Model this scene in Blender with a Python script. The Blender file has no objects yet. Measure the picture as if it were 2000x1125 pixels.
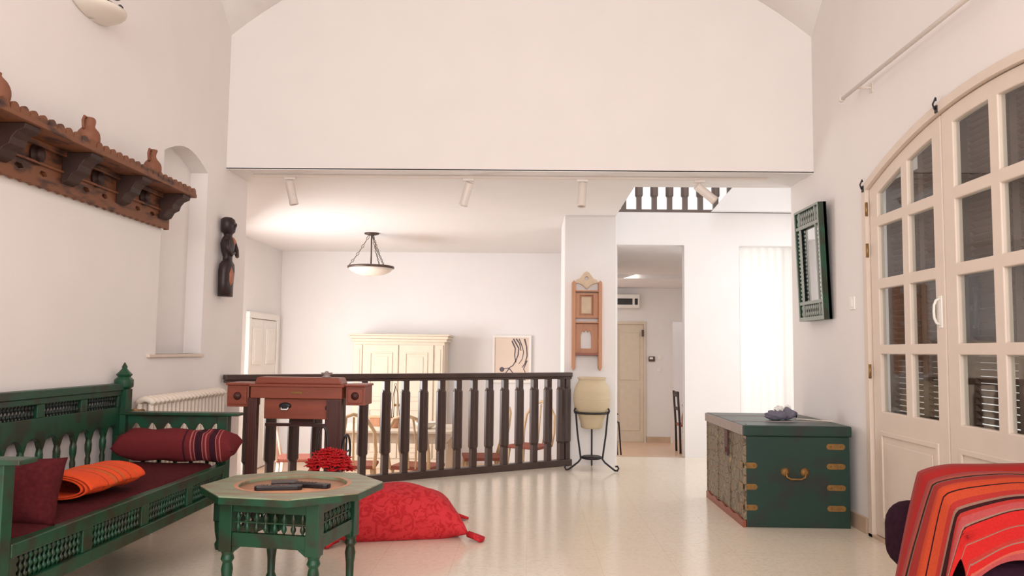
import bpy, bmesh, math, random
from mathutils import Vector, Matrix
random.seed(7)
PI = math.pi
C = bpy.context.scene.collection
S = bpy.context.scene

# ---------------------------------------------------------------- camera
def make_camera():
    f, p, r, y = 1574.1, .0775, .012, .0215
    F = Vector((-math.sin(y)*math.cos(p), math.cos(y)*math.cos(p), math.sin(p)))
    R = Vector((math.cos(y), math.sin(y), 0)); U = R.cross(F)
    R2 = R*math.cos(r)+U*math.sin(r); U2 = -R*math.sin(r)+U*math.cos(r)
    cd = bpy.data.cameras.new('camera'); co = bpy.data.objects.new('camera', cd); C.objects.link(co)
    m = Matrix((R2, U2, -F)).transposed().to_4x4(); m.translation = (0, 0, 1.15)
    co.matrix_world = m
    cd.sensor_width = 36; cd.lens = f*36/2000; cd.clip_start = .05; cd.clip_end = 200
    S.camera = co
make_camera()
# ---------------------------------------------------------------- light and exposure
S.view_settings.view_transform = 'Standard'; S.view_settings.look = 'None'
S.view_settings.gamma = 1; S.view_settings.use_curve_mapping = False
S.view_settings.exposure = 0.0
W = bpy.data.worlds.new('world'); S.world = W; W.use_nodes = True
W.node_tree.nodes['Background'].inputs[0].default_value = (1, .96, .945, 1)
W.node_tree.nodes['Background'].inputs[1].default_value = 1.0
def area(name, loc, direction, sx, sy, power, col):
    l = bpy.data.lights.new(name, 'AREA'); l.shape = 'RECTANGLE'; l.size = sx; l.size_y = sy
    l.energy = power; l.color = col
    o = bpy.data.objects.new(name, l); C.objects.link(o); o.location = loc
    o.rotation_euler = Vector(direction).to_track_quat('-Z', 'Y').to_euler()
    return o
area('rear_added_fill', (-.1, -2.6, 2.7), (0, 1, -.30), 4.0, 3.0, 262, (1, .965, .95))  # added fill for the main room from behind the camera; no window built there
area('dining_window_daylight', (-3.5, 8.4, 1.05), (1, .55, -.38), 2.1, 1.4, 125, (1, .98, .975))
area('stair_window_daylight', (3.3, 8.0, 1.5), (-1, 0, -.1), 1.6, 2.4, 20, (1, .98, .97))
area('stair_void_added_fill', (1.9, 8.0, 4.9), (0, 0, -1), 1.6, 1.6, 15, (1, .98, .97))  # added light high in the stair void; no skylight is modelled
area('landing_backdrop_fill', (1.6, 11.2, 4.8), (0, .1, -1), 3.0, 1.5, 60, (1, .98, .97))  # added to give the upper balusters a bright background
area('curtain_daylight', (2.75, 9.9, 1.3), (0, -1, 0), 1.2, 2.4, 16, (1, .99, .98))
area('corridor_added_fill', (1.0, 12.4, 2.1), (.3, .3, -1), .8, 1.6, 16, (1, .88, .80))  # small warm fill added under the corridor ceiling, without an opening of its own

# ---------------------------------------------------------------- materials
def new_mat(name):
    m = bpy.data.materials.new(name); m.use_nodes = True
    nt = m.node_tree; return m, nt, nt.nodes['Principled BSDF']
def lin(c):
    return tuple(((v/255)/12.92 if v/255 <= .04045 else ((v/255+.055)/1.055)**2.4) for v in c)+(1,)
def mat(name, rgb, rough=.6, var=.06, scale=12, bump=.0, metal=0, col2=None, c2amt=.5, spec=.5, coat=0, stretch=None):
    m, nt, b = new_mat(name); L = nt.links
    tc = nt.nodes.new('ShaderNodeTexCoord'); mp = nt.nodes.new('ShaderNodeMapping')
    L.new(tc.outputs['Object'], mp.inputs[0])
    if stretch: mp.inputs['Scale'].default_value = stretch
    n = nt.nodes.new('ShaderNodeTexNoise'); n.inputs['Scale'].default_value = scale; n.inputs['Detail'].default_value = 5
    L.new(mp.outputs[0], n.inputs['Vector'])
    r = nt.nodes.new('ShaderNodeValToRGB'); L.new(n.outputs['Fac'], r.inputs[0])
    c = lin(rgb)
    d = col2 and lin(col2) or tuple(v*(1-var*2) for v in c[:3])+(1,)
    lo = .5-.25/ max(.01, c2amt)*.5 if col2 else .3
    r.color_ramp.elements[0].position = .32 if not col2 else .62-.3*c2amt-.06
    r.color_ramp.elements[1].position = .68 if not col2 else .62-.3*c2amt+.06
    r.color_ramp.elements[0].color = d; r.color_ramp.elements[1].color = c
    L.new(r.outputs[0], b.inputs['Base Color'])
    b.inputs['Roughness'].default_value = rough; b.inputs['Metallic'].default_value = metal
    b.inputs['Specular IOR Level'].default_value = spec; b.inputs['Coat Weight'].default_value = coat
    if bump:
        bp = nt.nodes.new('ShaderNodeBump'); bp.inputs['Strength'].default_value = bump; bp.inputs['Distance'].default_value = .01
        L.new(n.outputs['Fac'], bp.inputs['Height']); L.new(bp.outputs[0], b.inputs['Normal'])
    return m
def stripe_mat(name, stops, axis=1, coord='UV', scale=1.0, rough=.9, weave=400):
    """stops: list of (position 0..1, rgb) repeated with a constant ramp along one coordinate"""
    m, nt, b = new_mat(name); L = nt.links
    tc = nt.nodes.new('ShaderNodeTexCoord'); sp = nt.nodes.new('ShaderNodeSeparateXYZ'); L.new(tc.outputs[coord], sp.inputs[0])
    nz = nt.nodes.new('ShaderNodeTexNoise'); nz.inputs['Scale'].default_value = 3.0; L.new(tc.outputs['Object'], nz.inputs['Vector'])
    mm = nt.nodes.new('ShaderNodeMath'); mm.operation = 'MULTIPLY_ADD'; L.new(sp.outputs[axis], mm.inputs[0]); mm.inputs[1].default_value = scale
    ms = nt.nodes.new('ShaderNodeMath'); ms.operation = 'MULTIPLY'; L.new(nz.outputs['Fac'], ms.inputs[0]); ms.inputs[1].default_value = .02
    L.new(ms.outputs[0], mm.inputs[2])
    fr = nt.nodes.new('ShaderNodeMath'); fr.operation = 'FRACT'; L.new(mm.outputs[0], fr.inputs[0])
    groups = [stops[i:i+14] for i in range(0, len(stops), 14)]
    prev = None
    for g in groups:
        r = nt.nodes.new('ShaderNodeValToRGB'); r.color_ramp.interpolation = 'CONSTANT'; L.new(fr.outputs[0], r.inputs[0])
        el = r.color_ramp.elements
        el[0].position = 0; el[0].color = lin(g[0][1]); el[1].position = g[1][0]; el[1].color = lin(g[1][1])
        for p_, c_ in g[2:]:
            e = el.new(p_); e.color = lin(c_)
        if prev is None: prev = r.outputs[0]
        else:
            gt = nt.nodes.new('ShaderNodeMath'); gt.operation = 'GREATER_THAN'; gt.inputs[1].default_value = g[0][0]; L.new(fr.outputs[0], gt.inputs[0])
            mx = nt.nodes.new('ShaderNodeMixRGB'); L.new(gt.outputs[0], mx.inputs[0]); L.new(prev, mx.inputs[1]); L.new(r.outputs[0], mx.inputs[2]); prev = mx.outputs[0]
    n2 = nt.nodes.new('ShaderNodeTexNoise'); n2.inputs['Scale'].default_value = weave*.4; L.new(tc.outputs['Object'], n2.inputs['Vector'])
    mx = nt.nodes.new('ShaderNodeMixRGB'); mx.blend_type = 'MULTIPLY'; mx.inputs[0].default_value = .35; L.new(prev, mx.inputs[1]); L.new(n2.outputs['Fac'], mx.inputs[2])
    br = nt.nodes.new('ShaderNodeMixRGB'); br.blend_type = 'MULTIPLY'; br.inputs[0].default_value = 1; L.new(mx.outputs[0], br.inputs[1]); br.inputs[2].default_value = (1.05, 1.05, 1.05, 1)
    L.new(br.outputs[0], b.inputs['Base Color'])
    bp = nt.nodes.new('ShaderNodeBump'); bp.inputs['Strength'].default_value = .25; bp.inputs['Distance'].default_value = .003
    L.new(n2.outputs['Fac'], bp.inputs['Height']); L.new(bp.outputs[0], b.inputs['Normal'])
    b.inputs['Roughness'].default_value = rough; b.inputs['Specular IOR Level'].default_value = .2
    return m
M = {}
M['wall'] = mat('wall_plaster', (238, 231, 228), .85, .012, 3, .05, spec=.2)
M['wall_dining'] = mat('dining_plaster', (238, 235, 234), .85, .01, 3, .05, spec=.2)
M['white'] = mat('white_paint', (240, 236, 230), .45, .01, 8)
M['fixture'] = mat('spotlight_enamel', (226, 214, 205), .4, .01, 8)
M['cream'] = mat('cream_paint', (222, 208, 188), .5, .03, 10)
M['door'] = mat('door_cream_paint', (224, 207, 192), .45, .02, 7)
M['green'] = mat('worn_green_paint', (16, 66, 42), .4, .1, 9, .1, col2=(36, 44, 26), c2amt=.5)
M['green_dark'] = mat('dark_green_paint', (10, 30, 25), .5, .15, 14, .1)
M['green_top'] = mat('weathered_green_top', (138, 150, 122), .32, .1, 5, .05, col2=(136, 122, 96), c2amt=.5, stretch=(1, 4, 1))
M['chest'] = mat('chest_green_paint', (28, 57, 48), .4, .12, 5, .1, col2=(40, 48, 42), c2amt=.6)
M['brass'] = mat('aged_brass', (160, 122, 72), .35, .15, 30, .1, metal=.55)
M['rail'] = mat('dark_brown_varnish', (74, 55, 50), .36, .15, 6, stretch=(1, 1, .2))
M['mahogany'] = mat('reddish_brown_wood', (150, 76, 56), .38, .12, 7, .03, stretch=(.3, 3, 3))
M['mahogany_dark'] = mat('dark_reddish_wood', (84, 44, 38), .42, .15, 8, stretch=(3, 3, .3))
M['shelf'] = mat('carved_shelf_wood', (122, 74, 46), .6, .18, 9, .25, col2=(62, 36, 26), c2amt=.6, stretch=(2, .6, 2))
M['shelf_dark'] = mat('dark_shelf_wood', (60, 34, 26), .6, .2, 10, .3)
M['rackwood'] = mat('honey_wood', (200, 144, 110), .5, .08, 6, stretch=(3, 3, .4))
M['palewood'] = mat('pale_carved_wood', (222, 198, 170), .6, .06, 14)
M['terracotta'] = mat('terracotta_clay', (136, 84, 60), .7, .12, 20, .1)
M['jar'] = mat('cream_earthenware', (208, 190, 158), .6, .05, 4, .05, stretch=(1, 1, 3))
M['iron'] = mat('black_iron', (44, 42, 46), .45, .1, 20, metal=.3)
M['black'] = mat('black_plastic', (30, 24, 26), .35, .1, 20)
M['maroon'] = mat('maroon_fabric', (84, 30, 34), .95, .15, 60, .2, spec=.1)
M['darkcloth'] = mat('dark_plum_fabric', (52, 26, 40), .95, .15, 40, .2, spec=.1)
M['bronze'] = mat('dark_bronze', (92, 74, 66), .4, .1, 20, metal=.4)
M['ebony'] = mat('ebony_wood', (48, 30, 30), .45, .2, 15, .1)
M['figwood'] = mat('lighter_carved_wood', (176, 110, 84), .5, .1, 20)
M['mauve'] = mat('grey_mauve_cloth', (128, 124, 138), .9, .15, 14, .3, spec=.1)
M['switch'] = mat('switch_plastic', (242, 238, 232), .3, .0, 5)
M['cane'] = mat('pale_cane_wood', (216, 186, 148), .5, .08, 12)
M['cane_white'] = mat('white_cane_wood', (236, 224, 208), .5, .03, 12)
M['seat_red'] = mat('reddish_brown_seat', (150, 84, 66), .8, .1, 30)
M['floor_low'] = mat('lower_floor_tile', (226, 190, 160), .3, .05, 2)
M['radiator'] = mat('radiator_enamel', (232, 218, 204), .4, .02, 5)
M['grey_green'] = mat('grey_green_edge_paint', (164, 170, 162), .5, .05, 20)
M['trim_mauve'] = mat('grey_mauve_edge', (166, 150, 144), .5, .05, 20)
M['landing_rail'] = mat('bloom_lightened_rail_brown', (116, 102, 96), .45, .08, 8)  # rail brown lightened to carry bright bloom in the colour itself
M['lampglass'] = mat('frosted_lamp_glass', (232, 222, 210), .3, .01, 5)
M['louvre'] = mat('dark_louvre_wood', (112, 86, 72), .5, .12, 10)
M['stone'] = mat('beige_skirting_stone', (206, 178, 152), .35, .06, 10)
M['sill'] = mat('sill_stone', (224, 206, 192), .6, .03, 10)

def floor_mat():
    m, nt, b = new_mat('polished_cream_terrazzo'); L = nt.links
    tc = nt.nodes.new('ShaderNodeTexCoord')
    v = nt.nodes.new('ShaderNodeTexVoronoi'); v.inputs['Scale'].default_value = 60; L.new(tc.outputs['Object'], v.inputs['Vector'])
    r = nt.nodes.new('ShaderNodeValToRGB'); L.new(v.outputs['Color'], r.inputs[0])
    r.color_ramp.elements[0].color = lin((228, 213, 192)); r.color_ramp.elements[0].position = .1
    r.color_ramp.elements[1].color = lin((242, 232, 216)); r.color_ramp.elements[1].position = .5
    n = nt.nodes.new('ShaderNodeTexNoise'); n.inputs['Scale'].default_value = 1.3; L.new(tc.outputs['Object'], n.inputs['Vector'])
    mx = nt.nodes.new('ShaderNodeMixRGB'); mx.blend_type = 'MIX'; L.new(n.outputs['Fac'], mx.inputs[0]); mx.inputs[2].default_value = lin((238, 224, 204))
    L.new(r.outputs[0], mx.inputs[1])
    bk = nt.nodes.new('ShaderNodeTexBrick'); bk.offset = 0; bk.inputs['Scale'].default_value = 1; bk.inputs['Brick Width'].default_value = .4; bk.inputs['Row Height'].default_value = .4
    bk.inputs['Mortar Size'].default_value = .002; bk.inputs['Color1'].default_value = (1, 1, 1, 1); bk.inputs['Color2'].default_value = (1, 1, 1, 1); bk.inputs['Mortar'].default_value = (.9, .87, .84, 1)
    L.new(tc.outputs['Object'], bk.inputs['Vector'])
    ml = nt.nodes.new('ShaderNodeMixRGB'); ml.blend_type = 'MULTIPLY'; ml.inputs[0].default_value = 1; L.new(mx.outputs[0], ml.inputs[1]); L.new(bk.outputs['Color'], ml.inputs[2])
    L.new(ml.outputs[0], b.inputs['Base Color']); b.inputs['Roughness'].default_value = .17; b.inputs['Specular IOR Level'].default_value = .55
    nb = nt.nodes.new('ShaderNodeTexNoise'); nb.inputs['Scale'].default_value = 5; L.new(tc.outputs['Object'], nb.inputs['Vector'])
    bp = nt.nodes.new('ShaderNodeBump'); bp.inputs['Strength'].default_value = .05; bp.inputs['Distance'].default_value = .01
    L.new(nb.outputs['Fac'], bp.inputs['Height']); L.new(bp.outputs[0], b.inputs['Normal'])
    return m
M['floor'] = floor_mat()
def glass_mat():
    m, nt, b = new_mat('window_glass'); L = nt.links; nt.nodes.remove(b)
    out = [n for n in nt.nodes if n.type == 'OUTPUT_MATERIAL'][0]
    t = nt.nodes.new('ShaderNodeBsdfTransparent'); t.inputs[0].default_value = (.93, .95, .94, 1)
    g = nt.nodes.new('ShaderNodeBsdfGlossy'); g.inputs['Roughness'].default_value = .03
    fr = nt.nodes.new('ShaderNodeFresnel'); fr.inputs[0].default_value = 1.75
    geo = nt.nodes.new('ShaderNodeNewGeometry'); sb = nt.nodes.new('ShaderNodeMath'); sb.operation = 'SUBTRACT'; sb.use_clamp = True
    L.new(fr.outputs[0], sb.inputs[0]); L.new(geo.outputs['Backfacing'], sb.inputs[1])      # reflect once, on the outer surface of each thin pane
    mx = nt.nodes.new('ShaderNodeMixShader'); L.new(sb.outputs[0], mx.inputs[0]); L.new(t.outputs[0], mx.inputs[1]); L.new(g.outputs[0], mx.inputs[2])
    L.new(mx.outputs[0], out.inputs[0]); return m
M['glass'] = glass_mat()
M['mirror'] = mat('mirror_glass', (235, 235, 235), .03, 0, 3, metal=1)
def curtain_mat():
    m, nt, b = new_mat('sheer_white_curtain'); L = nt.links; nt.nodes.remove(b)
    out = [n for n in nt.nodes if n.type == 'OUTPUT_MATERIAL'][0]
    d = nt.nodes.new('ShaderNodeBsdfDiffuse'); d.inputs[0].default_value = (.9, .9, .88, 1)
    t = nt.nodes.new('ShaderNodeBsdfTranslucent'); t.inputs[0].default_value = (.95, .95, .93, 1)
    mx = nt.nodes.new('ShaderNodeMixShader'); mx.inputs[0].default_value = .6; L.new(d.outputs[0], mx.inputs[1]); L.new(t.outputs[0], mx.inputs[2])
    L.new(mx.outputs[0], out.inputs[0]); return m
M['curtain'] = curtain_mat()
def carved_mat():
    m, nt, b = new_mat('carved_chest_front'); L = nt.links
    tc = nt.nodes.new('ShaderNodeTexCoord')
    v = nt.nodes.new('ShaderNodeTexVoronoi'); v.inputs['Scale'].default_value = 16; v.feature = 'DISTANCE_TO_EDGE'; L.new(tc.outputs['Object'], v.inputs['Vector'])
    r = nt.nodes.new('ShaderNodeValToRGB'); L.new(v.outputs['Distance'], r.inputs[0])
    e = r.color_ramp.elements; e[0].color = lin((84, 78, 60)); e[0].position = .03; e[1].color = lin((150, 120, 96)); e[1].position = .09
    x = e.new(.3); x.color = lin((104, 116, 96)); x = e.new(.42); x.color = lin((176, 140, 104))
    L.new(r.outputs[0], b.inputs['Base Color']); b.inputs['Roughness'].default_value = .45; b.inputs['Metallic'].default_value = .2
    bp = nt.nodes.new('ShaderNodeBump'); bp.inputs['Strength'].default_value = .6; bp.inputs['Distance'].default_value = .01
    L.new(v.outputs['Distance'], bp.inputs['Height']); L.new(bp.outputs[0], b.inputs['Normal']); return m
M['carved'] = carved_mat()
def red_fabric(name, rgb, rgb2):
    m, nt, b = new_mat(name); L = nt.links
    tc = nt.nodes.new('ShaderNodeTexCoord')
    n = nt.nodes.new('ShaderNodeTexNoise'); n.inputs['Scale'].default_value = 14; n.inputs['Distortion'].default_value = 2.5; n.inputs['Detail'].default_value = 3; L.new(tc.outputs['Object'], n.inputs['Vector'])
    r = nt.nodes.new('ShaderNodeValToRGB'); L.new(n.outputs['Fac'], r.inputs[0])
    r.color_ramp.elements[0].position = .42; r.color_ramp.elements[1].position = .52; r.color_ramp.elements[0].color = lin(rgb); r.color_ramp.elements[1].color = lin(rgb2)
    L.new(r.outputs[0], b.inputs['Base Color']); b.inputs['Roughness'].default_value = .8; b.inputs['Specular IOR Level'].default_value = .2
    bp = nt.nodes.new('ShaderNodeBump'); bp.inputs['Strength'].default_value = .5; bp.inputs['Distance'].default_value = .008
    L.new(n.outputs['Fac'], bp.inputs['Height']); L.new(bp.outputs[0], b.inputs['Normal']); return m
M['red'] = red_fabric('red_brocade', (184, 36, 44), (206, 54, 60))
M['flower'] = mat('red_petals', (205, 22, 30), .6, .15, 30)
M['leaf'] = mat('green_leaf', (40, 78, 40), .6, .15, 30)

# ---------------------------------------------------------------- mesh helpers
class MB:
    def __init__(s): s.bm = bmesh.new(); s.uv = s.bm.loops.layers.uv.new('UVMap')
    def box(s, x0, x1, y0, y1, z0, z1, m=None):
        v = [Vector((x, y, z)) for x in (x0, x1) for y in (y0, y1) for z in (z0, z1)]
        if m is not None: v = [m @ p for p in v]
        b = [s.bm.verts.new(p) for p in v]
        for q in ((0, 1, 3, 2), (4, 6, 7, 5), (0, 4, 5, 1), (2, 3, 7, 6), (0, 2, 6, 4), (1, 5, 7, 3)): s.bm.faces.new([b[i] for i in q])
        return s
    def bar(s, a, b, w, h, up=(0, 0, 1)):
        a = Vector(a); b = Vector(b); d = (b-a); L = d.length; d.normalize(); up = Vector(up)
        if abs(d.dot(up)) > .98: up = Vector((1, 0, 0))
        x = d.cross(up).normalized(); z = x.cross(d)
        m = Matrix((x, d, z)).transposed().to_4x4(); m.translation = a
        return s.box(-w/2, w/2, 0, L, -h/2, h/2, m)
    def lathe(s, prof, seg=16, m=None, cap=True, sx=1, sy=1, smooth=True):
        rings = []
        for r, z in prof:
            ring = []
            for k in range(seg):
                a = 2*PI*(k+.5)/seg; p = Vector((r*sx*math.cos(a), r*sy*math.sin(a), z))
                ring.append(s.bm.verts.new(m @ p if m is not None else p))
            rings.append(ring)
        for i in range(len(rings)-1):
            for k in range(seg):
                f = s.bm.faces.new((rings[i][k], rings[i][(k+1) % seg], rings[i+1][(k+1) % seg], rings[i+1][k])); f.smooth = smooth
        if cap: s.bm.faces.new(rings[0][::-1]); s.bm.faces.new(rings[-1])
        return s
    def tube(s, pts, r, seg=8, closed=False, rads=None):
        pts = [Vector(p) for p in pts]; n = len(pts); rings = []; px = None
        for i, p in enumerate(pts):
            if closed: d = pts[(i+1) % n]-pts[i-1]
            else: d = pts[min(i+1, n-1)]-pts[max(i-1, 0)]
            d.normalize()
            if px is None: px = d.cross(Vector((0, 0, 1)) if abs(d.z) < .9 else Vector((1, 0, 0))).normalized()
            else: px = (px-d*px.dot(d)).normalized()
            py = d.cross(px); rr = rads[i] if rads else r
            rings.append([s.bm.verts.new(p+px*rr*math.cos(2*PI*k/seg)+py*rr*math.sin(2*PI*k/seg)) for k in range(seg)])
        for i in range(n if closed else n-1):
            A, B = rings[i], rings[(i+1) % n]
            for k in range(seg):
                f = s.bm.faces.new((A[k], A[(k+1) % seg], B[(k+1) % seg], B[k])); f.smooth = True
        if not closed: s.bm.faces.new(rings[0][::-1]); s.bm.faces.new(rings[-1])
        return s
    def shape(s, outer, holes, depth, m):
        """2D outline with holes in the local XY plane, extruded along local +Z by depth, placed by m"""
        b = bmesh.new(); es = []
        for lp in [outer]+list(holes):
            vs = [b.verts.new((p[0], p[1], 0)) for p in lp]
            for i in range(len(vs)): es.append(b.edges.new((vs[i], vs[(i+1) % len(vs)])))
        bmesh.ops.triangle_fill(b, use_beauty=True, use_dissolve=False, edges=es)
        bmesh.ops.recalc_face_normals(b, faces=b.faces)
        g = bmesh.ops.extrude_face_region(b, geom=list(b.faces))
        bmesh.ops.translate(b, vec=(0, 0, depth), verts=[v for v in g['geom'] if isinstance(v, bmesh.types.BMVert)])
        bmesh.ops.recalc_face_normals(b, faces=b.faces)
        mp = {}
        for v in b.verts: mp[v] = s.bm.verts.new(m @ v.co)
        for f in b.faces: s.bm.faces.new([mp[v] for v in f.verts])
        b.free(); return s
    def grid(s, nu, nv, fn, uvfn=None, closeu=False):
        V = [[s.bm.verts.new(fn(i/(nu-1 if not closeu else nu), j/(nv-1))) for i in range(nu)] for j in range(nv)]
        for j in range(nv-1):
            for i in range(nu if closeu else nu-1):
                i2 = (i+1) % nu
                f = s.bm.faces.new((V[j][i], V[j][i2], V[j+1][i2], V[j+1][i])); f.smooth = True
                for l, (a, b) in zip(f.loops, ((i, j), (i+1, j), (i+1, j+1), (i, j+1))): l[s.uv].uv = (a/(nu-1 if not closeu else nu), b/(nv-1))
        return s
    def build(s, name, material, parent=None, loc=(0, 0, 0), bevel=0, solid=0, sub=0, recalc=True, rot=None):
        me = bpy.data.meshes.new(name)
        if recalc: bmesh.ops.recalc_face_normals(s.bm, faces=s.bm.faces)
        s.bm.to_mesh(me); s.bm.free(); me.materials.append(M[material] if isinstance(material, str) else material)
        o = bpy.data.objects.new(name, me); C.objects.link(o); o.location = loc
        if rot: o.rotation_euler = rot
        if parent: o.parent = parent
        if solid: q = o.modifiers.new('solid', 'SOLIDIFY'); q.thickness = solid; q.offset = 0
        if sub: q = o.modifiers.new('sub', 'SUBSURF'); q.levels = sub; q.render_levels = sub
        if bevel: q = o.modifiers.new('bevel', 'BEVEL'); q.width = bevel; q.segments = 2; q.limit_method = 'ANGLE'
        return o
def tag(o, label, cat, group=None):
    o['label'] = label; o['category'] = cat
    if group: o['group'] = group
    return o
def struct(o): o['kind'] = 'structure'; return o
def thing(name, label, cat, loc=(0, 0, 0), rz=0, group=None):
    o = bpy.data.objects.new(name, None); C.objects.link(o); o.location = loc; o.rotation_euler = (0, 0, rz); o.empty_display_size = .1
    return tag(o, label, cat, group)
def copy_tree(o, parent=None):
    c = o.copy(); C.objects.link(c); c.parent = parent
    for ch in list(o.children): copy_tree(ch, c)
    return c
def YZ(x):   # 2D (a,b) -> world (x, a, b), extruded towards +X
    return Matrix(((0, 0, 1, x), (1, 0, 0, 0), (0, 1, 0, 0), (0, 0, 0, 1)))
def XZ(y):   # 2D (a,b) -> world (a, y, b), extruded towards +Y
    return Matrix(((1, 0, 0, 0), (0, 0, 1, y), (0, 1, 0, 0), (0, 0, 0, 1)))
def XY(z): return Matrix.Translation((0, 0, z))
def arc(cx, cy, r, a0, a1, n): return [(cx+r*math.cos(a0+(a1-a0)*k/n), cy+r*math.sin(a0+(a1-a0)*k/n)) for k in range(n+1)]
def ogee(cx, z0, w, h, n=5):   # pointed arch opening
    l = [(cx-w/2, z0), (cx-w/2, z0+h*.55)]
    for k in range(1, n+1):
        t = k/n; l.append((cx-w/2*math.cos(t*PI/2)**1.0, z0+h*.55+h*.33*math.sin(t*PI/2)))
    l[-1] = (cx-w*.06, z0+h*.9); l.append((cx, z0+h))
    r = [(2*cx-p[0], p[1]) for p in l[:-1]][::-1]
    return l+r

# ================================================================ THE SETTING
XL, XR, YB, ZC, LOW = -2.404, 2.203, 6.23, 2.545, -.45
RA, RB = Vector((.427, 8.286, 0)), Vector((-2.39, 6.30, 0))      # the railing line
# main floor
m = MB(); m.shape([(-2.7, -1.6), (3.5, -1.6), (3.5, 9.0), (.36, 9.0), (.36, 8.24), (-2.7, 6.08)], [], -.25, XY(0)); struct(m.build('floor', 'floor'))
m = MB(); m.box(-3.7, 4.2, 5.8, 15.2, LOW-.1, LOW); struct(m.build('floor_lower', 'floor_low'))
m = MB(); m.shape([(.36, 8.24), (-2.7, 6.08), (-2.7, 6.05), (.36, 8.21)], [], -.7, XY(-.25+.0)); struct(m.build('trim_1', 'wall_dining'))
# left wall with the arched niche
ny0, ny1, nz0, nz1 = 5.16, 5.88, 1.10, 2.44
niche = [(ny0, nz0), (ny1, nz0), (ny1, nz1)]+[(ny1-(ny1-ny0)*k/10, nz1+.10*math.sin(PI*k/10)) for k in range(1, 10)]+[(ny0, nz1)]
m = MB(); m.shape([(-1.6, -.45), (6.72, -.45), (6.72, 4.9), (-1.6, 4.9)], [niche], -.13, YZ(XL)); m.box(XL-.36, XL-.13, -1.6, 6.72, -.45, 4.9)
struct(m.build('wall_left', 'wall'))
m = MB(); m.box(XL-.125, XL+.02, ny0-.12, ny1+.02, nz0-.022, nz0); struct(m.build('window_sill', 'sill', bevel=.004)).name = 'trim_niche_sill'
# right wall with the arched door opening
DC, DTOP, DB = 3.85, 2.53, .132
def arch(y): return DTOP-DB*(y-DC)**2
y0, y1 = 2.40, 5.30
hole = [(y0, 0.0), (y1, 0.0)]+[(y1-(y1-y0)*k/24, arch(y1-(y1-y0)*k/24)) for k in range(25)]
outer = [(-1.6, 0), (y0, 0)]+hole[2:][::-1]+[(y1, 0), (6.78, 0), (6.78, 4.9), (-1.6, 4.9)]
m = MB(); m.shape(outer, [], .28, YZ(XR)); struct(m.build('wall_right', 'wall'))
m = MB(); m.box(XR-.018, XR, 5.34, 6.78, 0, .10); m.box(XR-.004, XR+.28, 6.78, 6.795, 0, .1); struct(m.build('baseboard_right', 'stone', bevel=.003))
m = MB(); m.box(XL, XL+.012, 2, 6.72, 0, .08); struct(m.build('baseboard_left', 'stone'))
# upper end wall carried by the beam, dining ceiling behind it
m = MB(); m.box(XL-.3, XR+.28, YB, YB+.2, ZC+.012, 4.95); struct(m.build('wall_upper', 'wall'))
m = MB(); m.shape([(-3.7, 6.43), (.89, 6.43), (.89, 6.83), (3.5, 6.83), (3.5, 6.83), (3.5, 6.43)], [], .3, XY(ZC+.012)) if False else None
m = MB(); m.box(-3.7, .89, YB+.2, 11.7, ZC+.012, ZC+.3); m.box(.89, XR+1.4, YB+.2, 6.82, ZC+.012, ZC+.3); m.box(XL, XR, YB, YB+.22, ZC+.008, ZC+.02)
struct(m.build('ceiling_dining', 'wall_dining'))
# groin vault over the main room
def vault():
    R = 2.304/math.sin(math.radians(40)); zs = 3.64
    def a(d): d = min(abs(d), 2.3035); return zs+math.sqrt(R*R-d*d)-R*math.cos(math.radians(40))
    m = MB(); n = 36
    for bay in range(2):
        yc = YB-2.304-bay*4.608; xc = -.1005
        def fn(u, v): x = (u-.5)*4.607; y = (v-.5)*4.608; return Vector((xc+x, yc+y, max(a(x), a(y))))
        m.grid(n+1, n+1, fn)
    struct(m.build('ceiling_vault', 'wall', recalc=False))
vault()
# dining room shell
m = MB(); m.box(-3.7, 1.0, 11.6, 11.75, LOW, ZC+.02); struct(m.build('wall_dining_back', 'wall_dining'))
m = MB(); m.shape([(6.6, LOW), (11.6, LOW), (11.6, ZC+.02), (6.6, ZC+.02)], [[(7.2, .3), (9.4, .3), (9.4, 2.2), (7.2, 2.2)]], -.12, YZ(-3.6)); struct(m.build('wall_dining_left', 'wall_dining'))
m = MB(); m.box(-3.7, XL-.36, 6.5, 6.72, LOW, ZC+.02); struct(m.build('wall_dining_front', 'wall_dining'))
m = MB()
m.box(-3.64, -3.60, 7.2, 9.4, .3, .36); m.box(-3.64, -3.60, 7.2, 9.4, 2.14, 2.2)
for yy in (7.2, 8.27, 9.34): m.box(-3.64, -3.60, yy, yy+.06, .36, 2.14)
struct(m.build('window_1', 'white'))
# column, stair hall and corridor shell
m = MB(); m.box(.36, .90, 8.30, 9.14, -.45, ZC+.014); struct(m.build('wall_column', 'wall_dining', bevel=.01))
m = MB(); m.box(.90, 1.0, 9.14, 11.75, LOW, ZC+.02); struct(m.build('wall_corridor_left', 'wall_dining'))
m = MB()
m.shape([(.90, 2.35), (1.73, 2.35), (1.73, -.45), (2.34, -.45), (2.34, 2.35), (3.4, 2.35), (3.4, 2.72), (.90, 2.72)], [], .14, XZ(9.0))
struct(m.build('wall_stairs', 'wall_dining', bevel=.004))
m = MB(); m.box(1.0, 1.73, 9.0, 9.14, -.45, 0.0); m.box(2.34, 3.5, 9.0, 9.14, -.45, 0.0); m.box(.9, 1.0, 9.0, 9.14, -.45, 0.0); struct(m.build('trim_step', 'stone'))
m = MB(); m.shape([(6.5, 0), (9.14, 0), (9.14, 5.2), (6.5, 5.2)], [[(7.1, .5), (8.8, .5), (8.8, 2.4), (7.1, 2.4)]], .1, YZ(3.4)); struct(m.build('wall_stairs_right', 'wall_dining'))
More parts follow.
